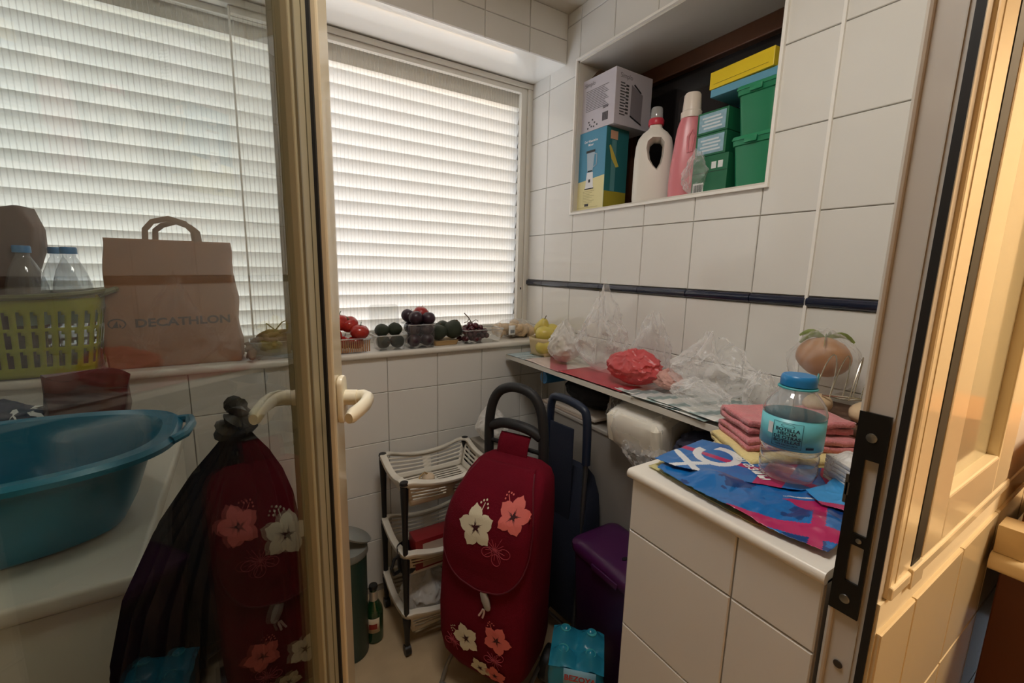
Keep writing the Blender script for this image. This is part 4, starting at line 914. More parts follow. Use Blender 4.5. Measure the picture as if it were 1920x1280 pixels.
# ================================================================== LAUNDRY BASKET, BOTTLES, PAPER BAGS ON THE SILL
lime = mat('lime_plastic', '9DA226', .4, sub=.15); rimm = mat('dark_olive_rim', '6E6E48', .45)
lbk = thing('laundry_basket', 'lime green pierced laundry basket with bottles on the window sill', 'basket', (-.57, 1.672, S0))
def bask(u, v):
    P_ = rrect(-.235, .235, -.10, .10, .05, 6); n = len(P_)
    t = (u % 1.0)*n; i = int(t) % n; f = t-int(t); a = P_[i]; b = P_[(i+1) % n]
    x = a[0]*(1-f)+b[0]*f; y = a[1]*(1-f)+b[1]*f; k = .87+.13*v
    return (x*k, y*k, .004+.205*v)
# uneven perimeter steps are evened out with an arc-length table
_P = rrect(-.235, .235, -.10, .10, .05, 6); _L = [0]
for i in range(len(_P)): a, b = _P[i], _P[(i+1) % len(_P)]; _L.append(_L[-1]+math.dist(a, b))
def per(u):
    s_ = (u % 1.0)*_L[-1]
    for i in range(len(_P)):
        if _L[i+1] >= s_:
            f = (s_-_L[i])/max(1e-9, _L[i+1]-_L[i]); a, b = _P[i], _P[(i+1) % len(_P)]; return (a[0]*(1-f)+b[0]*f, a[1]*(1-f)+b[1]*f)
    return _P[0]
NU, NV = 192, 24
def bmf(u, v):
    i = int(u*NU); j = int(v*NV)
    if i % 4 in (1, 2):
        for lo in (3, 9, 15):
            if lo <= j < lo+4: return None
        if i % 4 == 1 and j in (7, 13, 19): return None
    return 0
q = MB(); q.grid(lambda u, v: (lambda p, k: (p[0]*k, p[1]*k, .004+.205*v))(per(u), .87+.13*v), NU, NV, mf=bmf)
q.build('wall', lime, lbk, solid=.0022)
MB().box(-.20, .20, -.082, .082, .002, .006).build('base', lime, lbk, smooth=False)
pts = [(per(i/64)[0]*1.025, per(i/64)[1]*1.04, .212+.014*(abs(per(i/64)[0])/.235)**3) for i in range(64)]
MB().tube(pts, .0075, 8, closed=True, flat=1.3).build('rim', rimm, lbk)
MB().tube([(.232, -.06, .215), (.262, -.05, .228), (.268, 0, .232), (.262, .05, .228), (.232, .06, .215)], .008, 8, flat=1.2).build('side_handle', rimm, lbk)
pet2 = glass('grey_pet', (.86, .88, .9, 1), 1.3, .04, .04, haze=.14)
def big_bottle(x, y, lb_, rz=0, s_=1.0):
    t = thing('water_bottle', lb_, 'bottle', (x, y, S0+.008), rz, 'water bottles in the lime basket'); t.scale = (s_,)*3
    MB().lathe([(.001, .004), (.036, .001), (.041, .010), (.041, .05), (.039, .055), (.041, .06), (.041, .10), (.039, .105), (.041, .11), (.041, .215), (.039, .235), (.030, .270), (.017, .302), (.0135, .308), (.0135, .315)], 28, cap=False).build('body', pet2, t)
    MB().lathe([(.0413, .13), (.0415, .19)], 28, cap=False).build('label', mat('pale_teal_label', 'A9C4C4', .5, var=(40, .15)), t)
    MB().lathe([(.001, .334), (.016, .334), (.0175, .330), (.0175, .316), (.001, .315)], 20).build('cap', capm, t)
big_bottle(-.395, 1.655, 'clear water bottle with blue cap closest to the printed paper bag'); big_bottle(-.478, 1.635, 'clear water bottle with blue cap standing before the brown bag')
big_bottle(-.437, 1.725, 'water bottle half hidden behind the other two in the basket')
kraft = mat('brown_kraft_paper', '9A6F50', .8, var=(14, .08), bump=(18, .35))
kraft2 = mat('dark_kraft_paper', '5E4538', .8, var=(14, .1), bump=(14, .5))
q = MB()
q.loft([[(x+.006*nz(x*20, y*20, z*9, 1), y+.006*nz(x*20, y*20, z*9+4, 1), z+(.02*math.sin(x*22) if z > .38 else 0)) for x, y in rrect(-a, b_, -.055, .055, .012, 5)] for z, a, b_ in ((0, .12, .055), (.05, .122, .058), (.12, .12, .060), (.2, .122, .060), (.27, .12, .070), (.33, .115, .090), (.38, .11, .092), (.415, .10, .075))], cap=False)
tag(q.build('paper_bag', kraft2, solid=.0008, loc=(-.548, 1.70, S0+.008)), 'dark brown paper bag standing in the lime basket behind the bottles', 'bag')
tag(MB().tube([(-.60, 1.60, 1.17), (-.598, 1.60, 1.25), (-.597, 1.60, 1.32)], .012, 8, flat=.3).build('blue_pack', mat('blue_pack', '4E7FA8', .4)), 'narrow blue and white pack in the basket at the picture edge', 'pack')

# printed paper carrier
bag = thing('paper_bag', 'brown paper carrier bag with dark lettering and flat handles on the sill', 'bag', (-.175, 1.672, S0), R(-1.5))
def kb(x, y, z): return (x+.004*nz(x*12, y*12, z*12, 1), y+.006*nz(x*9, y*9+3, z*10, 1)*(.3+z), z)
rg = []
for z, a, dy, sh_ in ((0, .160, .052, 0), (.006, .163, .054, 0), (.06, .163, .056, 0), (.13, .160, .050, 0), (.20, .156, .040, 0), (.28, .153, .030, .0), (.345, .151, .022, .0), (.372, .150, .018, 0)):
    rg.append([kb(x, y, z) for x, y in rrect(-a, a, -dy, dy, .006, 3)])
def dens(ring, n=88):
    out = []; L = [math.dist(ring[i], ring[(i+1) % len(ring)]) for i in range(len(ring))]; T = sum(L)
    for k in range(n):
        s_ = T*k/n; i = 0
        while s_ > L[i]: s_ -= L[i]; i += 1
        f = s_/L[i]; a, b = ring[i], ring[(i+1) % len(ring)]; out.append(tuple(a[j]*(1-f)+b[j]*f for j in range(3)))
    return out
q = MB(); fine = []
for k in range(len(rg)-1):
    for f in [0, .25, .5, .75]:
        fine.append([kb(*[a_*(1-f)+b_*f for a_, b_ in zip(p, r_)]) for p, r_ in zip(dens(rg[k]), dens(rg[k+1]))])
fine.append([kb(*p) for p in dens(rg[-1])])
q.loft(fine, cap=False); q.box(-.158, .158, -.05, .05, .001, .003)
bodym = q.mesh('body', kraft); obj('body', bodym, bag).modifiers.new('solid', 'SOLIDIFY').thickness = .0006
bvh = BVHTree.FromPolygons([v.co for v in bodym.vertices], [p.vertices for p in bodym.polygons])
def on_front(bv, x, z, off=.001, y0=-1.0):
    h = bv.ray_cast(Vector((x, y0, z)), Vector((0, 1, 0))); return (x, (h[0].y if h[0] is not None else 0)-off, z)
printk = mat('grey_brown_print', '55473F', .8)
q = MB(); text(q, 'DECATHLON', .033, lambda x, y: on_front(bvh, x+.022, .133+y+.028*x), sx=1.17); q.build('lettering', printk, bag, smooth=False)
q = MB(); 
for k in range(20):      # oval swoosh mark before the word
    a0, a1 = R(-60+15*k), R(-60+15*(k+1)); w0, w1 = .0028+.0016*math.sin(PI*k/20), .0028+.0016*math.sin(PI*(k+1)/20)
    P2 = [((.019+s_*w)*math.cos(a), (.014+s_*w*.8)*math.sin(a)) for a, w, s_ in ((a0, w0, -.5), (a1, w1, -.5), (a1, w1, .5), (a0, w0, .5))]
    q.add([on_front(bvh, -.134+x, .130+z) for x, z in P2], [(0, 1, 2, 3)])
for poly in (((-.012, -.010), (.001, .010), (.003, -.011)), ((.005, -.011), (.005, .003), (.010, -.008))):
    q.add([on_front(bvh, -.134+x, .130+z) for x, z in poly], [(0, 1, 2)])
q.build('emblem', printk, bag, smooth=False)
hm = mat('kraft_handle', '8C6B4C', .8)
for (y, x0, x1, zt_) in ((-.016, -.055, .062, .435), (.014, -.036, .070, .428)):
    pts = [(x0, y, .30), (x0, y, .375), (x0+.002, y, .400), (x0+.02, y, zt_-.012), ((x0+x1)/2, y, zt_), (x1-.02, y, zt_-.012), (x1-.002, y, .400), (x1, y, .375), (x1, y, .30)]
    sp_ = []
    for i in range(len(pts)-1):
        for f in (0, .5): sp_.append(tuple(pts[i][j]*(1-f)+pts[i+1][j]*f for j in range(3)))
    sp_.append(pts[-1]); MB().tube(sp_, .0075, 8, flat=.14, up=(1, 0, 0)).build('handle', hm, bag)

# ================================================================== BLUE TUB, BUNDLES ON THE MACHINE
teal = mat('petrol_blue_plastic', '1A7A9C', .3, coat=.2)
tub = thing('wash_tub', 'large petrol blue plastic tub standing on the washing machine', 'tub', (-.425, .955, .852))
def ov(a, b, z, e=2.8, n=64, cx=0): return [(cx+x, y, zz) for x, y, zz in sup(0, 0, a, b, z, e, n)]
q = MB(); q.loft([ov(.205, .098, .0), ov(.225, .105, .006), ov(.242, .118, .04), ov(.262, .135, .10), ov(.276, .148, .142), ov(.284, .155, .150), ov(.306, .172, .152, 3), ov(.313, .178, .146, 3), ov(.312, .177, .138, 3), ov(.300, .168, .143, 3), ov(.280, .152, .138), ov(.256, .130, .10), ov(.238, .114, .04), ov(.222, .102, .012), ov(.200, .09, .010)])
q.build('body', teal, tub, ang=30)
q = MB(); q.tube([(.305, -.06, .146), (.322, -.045, .150), (.328, 0, .151), (.322, .045, .150), (.305, .06, .146)], .008, 8); q.build('handle_lip', teal, tub)
mar = mat('maroon_foil', '4A1A18', .25, coat=.4, bump=(14, .6), var=(10, .25))
q = MB(); q.loft([[(x+.012*nz(x*14, y*14, z*14, 1), y+.010*nz(x*14, y*14+5, z*14, 1), z+(.012*math.sin(x*50) if z > .15 else 0)) for x, y, _z in sup(0, 0, a, b, 0, 3, 40)] for z, a, b in ((0, .058, .045), (.03, .064, .05), (.07, .062, .048), (.11, .064, .036), (.15, .070, .02), (.185, .074, .006))])
tag(q.build('foil_bag', mar, loc=(-.305, 1.262, .866)), 'glossy maroon foil bag standing behind the blue tub', 'bag')
nvb = blob_bag('sports_bag', mat('navy_cloth', '1B2742', .8, bump=(30, .4)), .12, .07, .15, 71, 'navy cloth bundle with white letters behind the blue tub', 'bag', (-.475, 1.262, .866), 0, .8, .10, 0)
q = MB(); bv2 = BVHTree.FromPolygons([v.co for v in nvb.data.vertices], [p.vertices for p in nvb.data.polygons])
text(q, 'AS', .050, lambda x, y: on_front(bv2, x+.078, .112+y*.8, .0015)); q.build('lettering', wpr, nvb, smooth=False)

# ================================================================== BAG HANGING FROM THE DOOR HANDLE
meshm = bpy.data.materials.new('dark_net_cloth'); meshm.use_nodes = True
def net():
    t = meshm.node_tree; t.nodes.clear(); out = t.nodes.new('ShaderNodeOutputMaterial'); mx = t.nodes.new('ShaderNodeMixShader'); mx.inputs[0].default_value = .93
    tr = t.nodes.new('ShaderNodeBsdfTransparent'); p = t.nodes.new('ShaderNodeBsdfPrincipled'); p.inputs['Roughness'].default_value = .9; p.inputs['Specular IOR Level'].default_value = .15
    tc_ = t.nodes.new('ShaderNodeTexCoord'); mp = t.nodes.new('ShaderNodeMapping'); mp.inputs['Scale'].default_value = (60, 60, 4)
    n = t.nodes.new('ShaderNodeTexNoise'); n.inputs['Scale'].default_value = 1; n.inputs['Detail'].default_value = 3
    t.links.new(tc_.outputs['Object'], mp.inputs[0]); t.links.new(mp.outputs[0], n.inputs['Vector'])
    cr = t.nodes.new('ShaderNodeValToRGB'); cr.color_ramp.elements[0].color = hx('0A0706'); cr.color_ramp.elements[1].color = hx('1F1512'); cr.color_ramp.elements[0].position = .35; cr.color_ramp.elements[1].position = .7
    t.links.new(n.outputs['Fac'], cr.inputs[0]); t.links.new(cr.outputs[0], p.inputs['Base Color'])
    b = t.nodes.new('ShaderNodeBump'); b.inputs['Strength'].default_value = .5; t.links.new(n.outputs['Fac'], b.inputs['Height']); t.links.new(b.outputs[0], p.inputs['Normal'])
    t.links.new(tr.outputs[0], mx.inputs[1]); t.links.new(p.outputs[0], mx.inputs[2]); t.links.new(mx.outputs[0], out.inputs[0])
net()
hb = thing('laundry_bag', 'dark net laundry bag knotted on the inner door handle', 'bag', (-.035, .655, .44), R(64))
q = MB(); rg = []
for z, a, b, cx in ((0, .10, .045, -.02), (.02, .135, .06, -.02), (.10, .150, .068, -.02), (.22, .155, .070, -.022), (.34, .155, .070, -.022), (.44, .150, .068, -.02), (.50, .130, .062, -.014), (.55, .095, .052, .0), (.59, .055, .036, .018), (.615, .026, .020, .030), (.63, .012, .011, .036)):
    r_ = []
    for i in range(120):
        an = 2*PI*i/120; k = 1+(.006+.07*(z/.63)**3)*math.sin(23*an+3*math.sin(an*2))+.006*math.sin(37*an); e = 2/2.6
        r_.append((cx+a*k*math.copysign(abs(math.cos(an))**e, math.cos(an))+.006*nz(an, z*4, 0, 1), b*k*math.copysign(abs(math.sin(an))**e, math.sin(an)), z))
    rg.append(r_)
q.loft(rg); q.build('body', meshm, hb)
q = MB(); q.tube([(.036+.018*math.cos(a)*1.1, .0+.010*math.sin(a*2), .645+.020*math.sin(a)) for a in [2*PI*k/24 for k in range(24)]], [.010+.004*math.sin(3*k) for k in range(24)], 10, closed=True)
q.build('knot', film('dark_veil', hx('3C3834'), .7, .3, .5, (.6, .6, .6, 1), 30, .2, .4), hb)

# ================================================================== WHITE THREE-TIER RACK
rk = thing('basket_rack', 'white three-tier basket rack with black posts by the window wall', 'rack', (.385, 1.245, 0))
RW, RD = .345, .262
wrm = mat('white_rack_plastic', 'DCD6C9', .35)
def tier(zr, label):
    t = bpy.data.objects.new('basket', None); COL.objects.link(t); t.parent = rk; t.location = (RW/2, RD/2, zr-.105)
    H_ = .105
    def rimz(x, y): return H_-.022*(1-(abs(x)/(RW/2))**2)*(1 if abs(y) > RD/2*.9 else 0)-.016*(1-(abs(y)/(RD/2))**2)*(1 if abs(x) > RW/2*.9 else 0)
    def wall(p0, p1, b0, b1, n, cols, rows):
        def fn(u, v):
            x = p0[0]*(1-u)+p1[0]*u; y = p0[1]*(1-u)+p1[1]*u; bx_ = b0[0]*(1-u)+b1[0]*u; by_ = b0[1]*(1-u)+b1[1]*u
            zt_ = rimz(x, y)-.012; return (bx_*(1-v)+x*v, by_*(1-v)+y*v, .004+(zt_-.004)*v)
        N1, N2 = n
        def mf(u, v):
            i = int(u*N1); j = int(v*N2)
            if j % 2 == 1 and 1 < j < N2-1 and i not in cols and 1 <= i < N1-1: return None
            return 0
        MB().grid(fn, N1, N2, mf=mf).build('side', wrm, t, solid=.0028, ang=60)
    a, b = RW/2-.008, RD/2-.008; c, d = RW/2-.035, RD/2-.032
    wall((-a, -b), (a, -b), (-c, -d), (c, -d), (20, 11), (9, 10), 0); wall((-a, b), (a, b), (-c, d), (c, d), (20, 11), (9, 10), 0)
    wall((-a, -b), (-a, b), (-c, -d), (-c, d), (14, 11), (6, 7), 0); wall((a, -b), (a, b), (c, -d), (c, d), (14, 11), (6, 7), 0)
    MB().grid(lambda u, v: (-c+2*c*u, -d+2*d*v, .004), 24, 24, mf=lambda u, v: None if (int(v*24) % 2 and 1 < int(u*24) < 22 and int(u*24) not in (11, 12)) else 0).build('floor_grid', wrm, t, solid=.003, ang=60)
    # broad rim with a gentle dip along every side
    outer = rrect(-RW/2-.004, RW/2+.004, -RD/2-.004, RD/2+.004, .022, 5)
    def densify(P_, n=96):
        L = [math.dist(P_[i], P_[(i+1) % len(P_)]) for i in range(len(P_))]; T = sum(L); out = []
        for k in range(n):
            s_ = T*k/n; i = 0
            while s_ > L[i]: s_ -= L[i]; i += 1
            f = s_/L[i]; out.append((P_[i][0]*(1-f)+P_[(i+1) % len(P_)][0]*f, P_[i][1]*(1-f)+P_[(i+1) % len(P_)][1]*f))
        return out
    O = densify(outer)
    def zz(x, y):
        return H_-.024*max(0, 1-(abs(x)/(RW/2-.03))**2)*(abs(y) > RD/2*.85)-.018*max(0, 1-(abs(y)/(RD/2-.03))**2)*(abs(x) > RW/2*.85)
    def sc(p, k): return (p[0]*(1-k/(RW/2)), p[1]*(1-k/(RD/2)))
    MB().loft([[(*sc(p, 0), zz(*p)-.016) for p in O], [(*sc(p, 0), zz(*p)-.002) for p in O], [(*sc(p, .003), zz(*p)) for p in O], [(*sc(p, .018), zz(*p)) for p in O], [(*sc(p, .020), zz(*p)-.006) for p in O]], cap=False).build('rim', wrm, t, solid=.002)
    return t
for zr in (.625, .375, .155): tier(zr, '')
for (x, y) in ((.008, .008), (RW-.008, .008), (.008, RD-.008), (RW-.008, RD-.008)):
    for (z0, z1) in ((.040, .140), (.150, .362), (.372, .612)):
        MB().lathe([(.0085, z0), (.010, z0+(z1-z0)*.5), (.0135, z1-.02), (.0135, z1)], 14, (x, y, 0)).build('post', blackp, rk)
    MB().lathe([(.015, .618), (.013, .6262), (.001, .6265)], 14, (x, y, 0)).build('post_cap', blackp, rk)
    w_ = MB(); w_.tube([(x-.010, y, .018), (x+.010, y, .018)], .018, 16); w_.tube([(x, y, .018), (x, y, .045)], .007, 8); w_.build('caster', blackp, rk)
# in the rack
gl = thing('garlic_bulb', 'small beige garlic bulb in the top basket of the rack', 'garlic', (.515, 1.365, .560))
MB().ball((0, 0, 0), .024, (1, 1, .8), 18, 12, f=lambda d: 1+.06*math.cos(6*math.atan2(d.y, d.x))*(1-abs(d.z))).build('bulb', mat('garlic_skin', 'D2BCA0', .6, var=(40, .1)), gl)
MB().tube([(0, 0, .014), (-.015, -.005, .028), (-.035, -.015, .022), (-.05, -.03, .0)], .003, 6).build('stalk', mat('dry_stalk2', 'A88D62', .8), gl)
tag(MB().box(.43, .60, 1.262, 1.33, .292, .40).build('red_box', mat('dark_red_card', '7A1018', .45), bevel=.003), 'dark red carton standing in the middle basket of the rack', 'box')
q = MB(); quad_fy(q, 1.2612, [(.455, .30), (.59, .30), (.59, .385), (.455, .385)]); o = q.build('pale_panel', mat('pale_panel', 'B5A294', .5), bpy.data.objects['red_box'], smooth=False)
kt = thing('black_mug', 'black mug with its handle poking out beside the rack post', 'mug', (.415, 1.30, .283))
MB().lathe([(.001, .002), (.028, .0), (.034, .01), (.036, .085), (.033, .085), (.031, .012), (.001, .010)], 24, (0, 0, 0)).build('cup', blackp, kt)
MB().tube([(-.034, -.02, .075), (-.055, -.035, .078), (-.068, -.045, .055), (-.060, -.040, .028), (-.034, -.02, .018)], .0055, 8).build('mug_handle', blackp, kt)
blob_bag('plastic_bag', white_film, .10, .085, .15, 81, 'white plastic bag sagging over the lowest basket of the rack', 'bag', (.50, 1.352, .062), 0, .6, .2, .1, fine=.08)
blob_bag('plastic_bag', white_film, .065, .07, .14, 83, 'white plastic bag between the rack and the cart handle', 'bag', (.80, 1.42, .62), 0, .5, .2, .1, fine=.08)
tag(MB().box(.745, .865, 1.34, 1.50, .02, .618).build('folded_box', mat('grey_folded_card', '8D867C', .7), bevel=.003), 'plain grey upright carton beneath the white bag beside the rack', 'carton')

# beer bottle
bb = thing('beer_bottle', 'green glass beer bottle with a silver neck on the floor', 'bottle', (.315, 1.375, 0))
gg = mat('bottle_green_glass', '123A1E', .05, coat=.5, spec=.8)
MB().lathe([(.001, .006), (.026, .0), (.030, .004), (.0305, .02), (.0305, .105), (.029, .120), (.022, .137), (.016, .150), (.0135, .160), (.013, .200)], 28, cap=False).build('glass_body', gg, bb)
MB().lathe([(.0150, .152), (.0140, .163), (.0136, .190)], 24, cap=False).build('neck_foil', mat('silver_foil', 'C9BFB0', .35, metal=.6), bb)
MB().lathe([(.001, .210), (.0135, .210), (.0155, .204), (.0150, .198), (.013, .196)], 24).build('cap', mat('dark_cap', '1E1E1C', .4), bb)
q = MB(); q.grid(lambda u, v: (.0308*math.cos(-PI*.62+1.5*(u-.5)), .0308*math.sin(-PI*.62+1.5*(u-.5)), .045+.055*v), 12, 2, mf=lambda u, v: 0); lbl = q.build('label', mat('cream_beer_label', 'C8B9A0', .5), bb, solid=.0003)
q = MB(); q.grid(lambda u, v: (.0313*math.cos(-PI*.62+.9*(u-.5)), .0313*math.sin(-PI*.62+.9*(u-.5)), .060+.02*v), 8, 1); q.build('red_band', mat('beer_red', '8E2A22', .5), lbl)
# green bin with a grey lid
gbn = thing('tall_bin', 'tall dark green cylinder bin with grey flap lid behind the door stile', 'bin', (.232, 1.36, 0))
MB().lathe([(.001, .004), (.055, .0), (.058, .006), (.061, .375), (.057, .375), (.055, .02), (.001, .02)], 36).build('body', mat('dark_green_plastic', '1D3A32', .4), gbn)
MB().lathe([(.063, .366), (.066, .372), (.064, .392), (.04, .402), (.001, .404)], 36).build('lid', mat('grey_lid', '7F817C', .4), gbn)
q = MB(); q.M = Matrix.Translation((.02, -.01, .43)) @ Matrix.Rotation(R(28), 4, 'Y'); q.lathe([(.001, .0), (.06, .0), (.063, .006), (.05, .014), (.001, .018)], 36, sx=.95, sy=.7); q.build('flap', MATS['grey_lid'], gbn)

# ================================================================== RED SHOPPING TROLLEY
redc = mat('burgundy_canvas', '66051B', .9, bump=(260, .35), var=(7, .10), spec=.2)
foam = mat('black_foam_grip', '1A1A1C', .6, bump=(80, .1)); gtube = mat('grey_painted_tube', '8E8A84', .35, metal=.5)
ca_ = thing('shopping_trolley', 'burgundy shopping trolley printed with cream and pink hibiscus flowers', 'trolley', (.5225, .978, 0), R(-60))
def fold(x, y, z): return .006*nz(x*7, z*5, 1.3, 2)
q = MB(); rg = []
for z, hxw, y0, y1, cx in ((.085, .085, .03, .15, .0), (.10, .118, .008, .175, .0), (.14, .142, -.012, .19, .0), (.20, .150, -.022, .198, .0), (.30, .152, -.022, .20, .0), (.40, .153, -.014, .20, .0), (.50, .151, -.008, .20, 0.004), (.57, .148, .002, .20, .008), (.62, .143, .018, .20, .012), (.66, .136, .042, .20, .016), (.695, .126, .072, .20, .020), (.72, .112, .105, .195, .022), (.735, .085, .135, .185, .022)):
    r_ = [(x+fold(x, y, z)*.6, y-abs(fold(y, x, z))*1.1*(y < .02), zz_) for x, y, zz_ in sup(cx, (y0+y1)/2, hxw, (y1-y0)/2, z, 5, 72)]
    rg.append(r_)
q.loft(rg); cbm = q.mesh('bag_body', redc); obj('bag_body', cbm, ca_)
bvb = BVHTree.FromPolygons([v.co for v in cbm.vertices], [p.vertices for p in cbm.polygons])
def flap(u, v):      # v 0 at the rear of the lid, 1 at the rounded tongue on the front
    z = .728-.318*v
    if z < .565: wd = .138*max(0, 1-((.565-z)/.155)**2.5)**.45
    else: wd = .138-.052*((z-.565)/.165)**2
    wd = max(wd, .012); x = (u*2-1)*wd+.010+.012*max(0, (z-.565)/.165)
    h = bvb.ray_cast(Vector((x, -1, z)), Vector((0, 1, 0)))
    y = h[0].y if h[0] is not None else .15
    return (x, y-.008-.012*(1-(u*2-1)**2)*math.sin(PI*min(1, v*1.1+.05))-.004*v, z+.006*(1-v)**3)
q = MB(); q.grid(flap, 40, 60); fm = q.mesh('flap', redc); fo = obj('flap', fm, ca_); md = fo.modifiers.new('solid', 'SOLIDIFY'); md.thickness = .003; md.offset = 0
bvf = BVHTree.FromPolygons([v.co for v in fm.vertices], [p.vertices for p in fm.polygons])
edge = [flap(0, .02+.98*k/30) for k in range(31)]+[flap(1, 1-.98*k/30) for k in range(31)]
MB().tube([(x, y-.0015, z) for x, y, z in edge], .0024, 6).build('flap_piping', mat('burgundy_piping', '5E0A1E', .7), fo)
creamf = mat('cream_print', 'D8CFB4', .7); salm = mat('salmon_print', 'DB6E66', .7); dkr = mat('dark_burgundy_print', '3A0612', .7); outl = mat('dusty_rose_outline', 'A63A48', .7)
def hib(cx, cz_, r, rot, m_, bv, par, sx=1.0, name='flower_print', stam=True):
    P_ = lambda x, z, off=.0022: on_front(bv, cx+x*sx, cz_+z, off+.0015)
    q = MB()
    for k in range(5):
        a = rot+2*PI*k/5; ca1, sa1 = math.cos(a), math.sin(a); rows = []
        for i in range(7):
            t = i/6; l = r*(.12+.88*t); wd = r*.39*math.sin(PI*(.05+.74*t))**.8
            row = []
            for j in range(7):
                s_ = j/3-1; ll = l-r*(.20*s_*s_*t**2)+(r*.05*math.cos(s_*PI*2) if i == 6 else 0)
                row.append(P_(ca1*ll-sa1*wd*s_, sa1*ll+ca1*wd*s_))
            rows.append(row)
        o_ = len(q.v); q.v += [Vector(p) for row in rows for p in row]
        for i in range(6):
            for j in range(6): q.f.append((o_+i*7+j, o_+i*7+j+1, o_+(i+1)*7+j+1, o_+(i+1)*7+j)); q.mi.append(0)
    f_ = q.build(name, m_, par, smooth=False)
    q = MB()
    for k in range(5):
        a = rot+2*PI*k/5
        for da, l in ((-.22, .30), (0, .46), (.22, .30)):
            c_, s_ = math.cos(a+da), math.sin(a+da); n_ = r*.018
            q.add([P_(-s_*n_*2, c_*n_*2, .0030), P_(s_*n_*2, -c_*n_*2, .0030), P_(c_*r*l, s_*r*l, .0030)], [(0, 1, 2)])
    q.add([P_(r*.09*math.cos(2*PI*i/10), r*.09*math.sin(2*PI*i/10), .0031) for i in range(10)], [tuple(range(10))])
    q.build('print_centre', dkr, f_, smooth=False)
    if stam:
        q = MB(); a = rot+PI/5+.2
        for i in range(8):
            l0, l1 = r*(.1+.13*i), r*(.1+.13*(i+1)); n_ = r*.022; c_, s_ = math.cos(a), math.sin(a)
            q.add([P_(c_*l0-s_*n_, s_*l0+c_*n_, .0034), P_(c_*l0+s_*n_, s_*l0-c_*n_, .0034), P_(c_*l1+s_*n_, s_*l1-c_*n_, .0034), P_(c_*l1-s_*n_, s_*l1+c_*n_, .0034)], [(0, 1, 2, 3)])
        for dx, dz in ((1.18, .12), (1.26, -.02), (1.14, -.16), (1.05, .22), (1.02, -.26)):
            ex, ez = r*(dx*math.cos(a)-dz*math.sin(a)), r*(dx*math.sin(a)+dz*math.cos(a))
            q.add([P_(ex+r*.05*math.cos(2*PI*i/8), ez+r*.05*math.sin(2*PI*i/8), .0034) for i in range(8)], [tuple(range(8))])
        q.build('stamen_print', m_, f_, smooth=False)
def outline(cx, cz_, r, rot, bv, par, sx=1.0, petals=(0, 1, 2)):
    q = MB()
    for k in petals:
        a = rot+2*PI*k/5; pts = []
        for i in range(15):
            t = PI*i/14; l = r*(.30+.35*(1-math.cos(t))) if i <= 7 else r*(.30+.35*(1-math.cos(t)))
            ang = 2*PI*i/14; l = r*(.62-.36*math.cos(ang)); wd = r*.30*math.sin(ang); pts.append(on_front(bv, cx+(math.cos(a)*l-math.sin(a)*wd)*sx, cz_+math.sin(a)*l+math.cos(a)*wd, .002))
        q.tube(pts, .0010, 5)
    for k in range(14):
        a = 2*PI*k/14+.2; l = r*(.45+.2*((k*7) % 3)); q.tube([on_front(bv, cx, cz_, .002), on_front(bv, cx+math.cos(a)*l*sx, cz_+math.sin(a)*l, .002)], .0009, 5)
    q.build('flower_outline_print', outl, par)
hib(-.006, .592, .056, .55, creamf, bvf, fo); hib(.096, .640, .046, 1.35, salm, bvf, fo, 1.0); outline(.060, .548, .045, 3.6, bvf, fo)
hib(-.030, .236, .046, 2.0, creamf, bvb, ca_, .95); hib(.015, .150, .036, .9, creamf, bvb, ca_, .95, stam=False); hib(.072, .275, .044, 1.2, salm, bvb, ca_); hib(.064, .148, .036, .4, salm, bvb, ca_, stam=False)
outline(.066, .205, .036, 3.3, bvb, ca_, petals=(0, 3)); outline(-.075, .205, .036, 1.0, bvb, ca_, petals=(2,))
tg = MB(); tg.M = Matrix.Translation(on_front(bvb, .032, .385, .008)) @ Matrix.Rotation(R(-20), 4, 'Y')
tg.loft([sup(0, 0, a, b, z, 2.4, 20) for z, a, b in ((-.030, .006, .004), (-.024, .010, .006), (0, .013, .007), (.02, .011, .006), (.028, .005, .004))]); tgo = tg.build('cord_lock', mat('grey_toggle', 'A29C96', .4), ca_)
cpt = Vector(on_front(bvb, .022, .345, .006)); MB().tube([cpt+Vector((.004, 0, .010)), cpt, cpt+Vector((-.008, -.002, -.014))], .003, 6).tube([cpt+Vector((.008, 0, .010)), cpt+Vector((.008, 0, 0)), cpt+Vector((.004, -.002, -.016))], .003, 6).build('cord_end', mat('pale_cord', 'C7A9A0', .7), tgo)
MB().tube([on_front(bvb, .036, .43, .003), on_front(bvb, .034, .41, .004)], .0018, 6).build('cord', mat('red_cord', '6A1020', .7), ca_)
# folded-open side of the bag with its white lining
MB().tube([(.136, .10, .668), (.135, .13, .690), (.130, .165, .705)], .006, 8, flat=.4).build('lining_edge', mat('white_lining', 'CFC4BE', .8), ca_)
def arc(pts, n=6):       # smooth a path through its corner points
    out = []
    P_ = [Vector(p) for p in pts]
    for i in range(len(P_)-1):
        p0, p1, p2, p3 = P_[max(i-1, 0)], P_[i], P_[i+1], P_[min(i+2, len(P_)-1)]
        for k in range(n):
            t = k/n; out.append(.5*((2*p1)+(p2-p0)*t+(2*p0-5*p1+4*p2-p3)*t*t+(3*p1-p0-3*p2+p3)*t**3))
    return out+[P_[-1]]
yh = .205
MB().tube(arc([(-.098, yh-.002, .690), (-.100, yh, .80), (-.090, yh+.002, .875), (-.060, yh+.003, .922), (-.005, yh+.003, .938), (.050, yh+.003, .922), (.080, yh+.002, .875), (.092, yh, .80), (.096, yh-.002, .655)]), .0155, 14).build('handle', foam, ca_)
MB().tube(arc([(-.092, yh, .800), (-.05, yh-.004, .818), (0, yh-.005, .820), (.05, yh-.004, .812), (.086, yh, .792)]), [.012]+[.0165]*11+[.0165]*12+[.012], 12).build('grip_bar', foam, ca_)
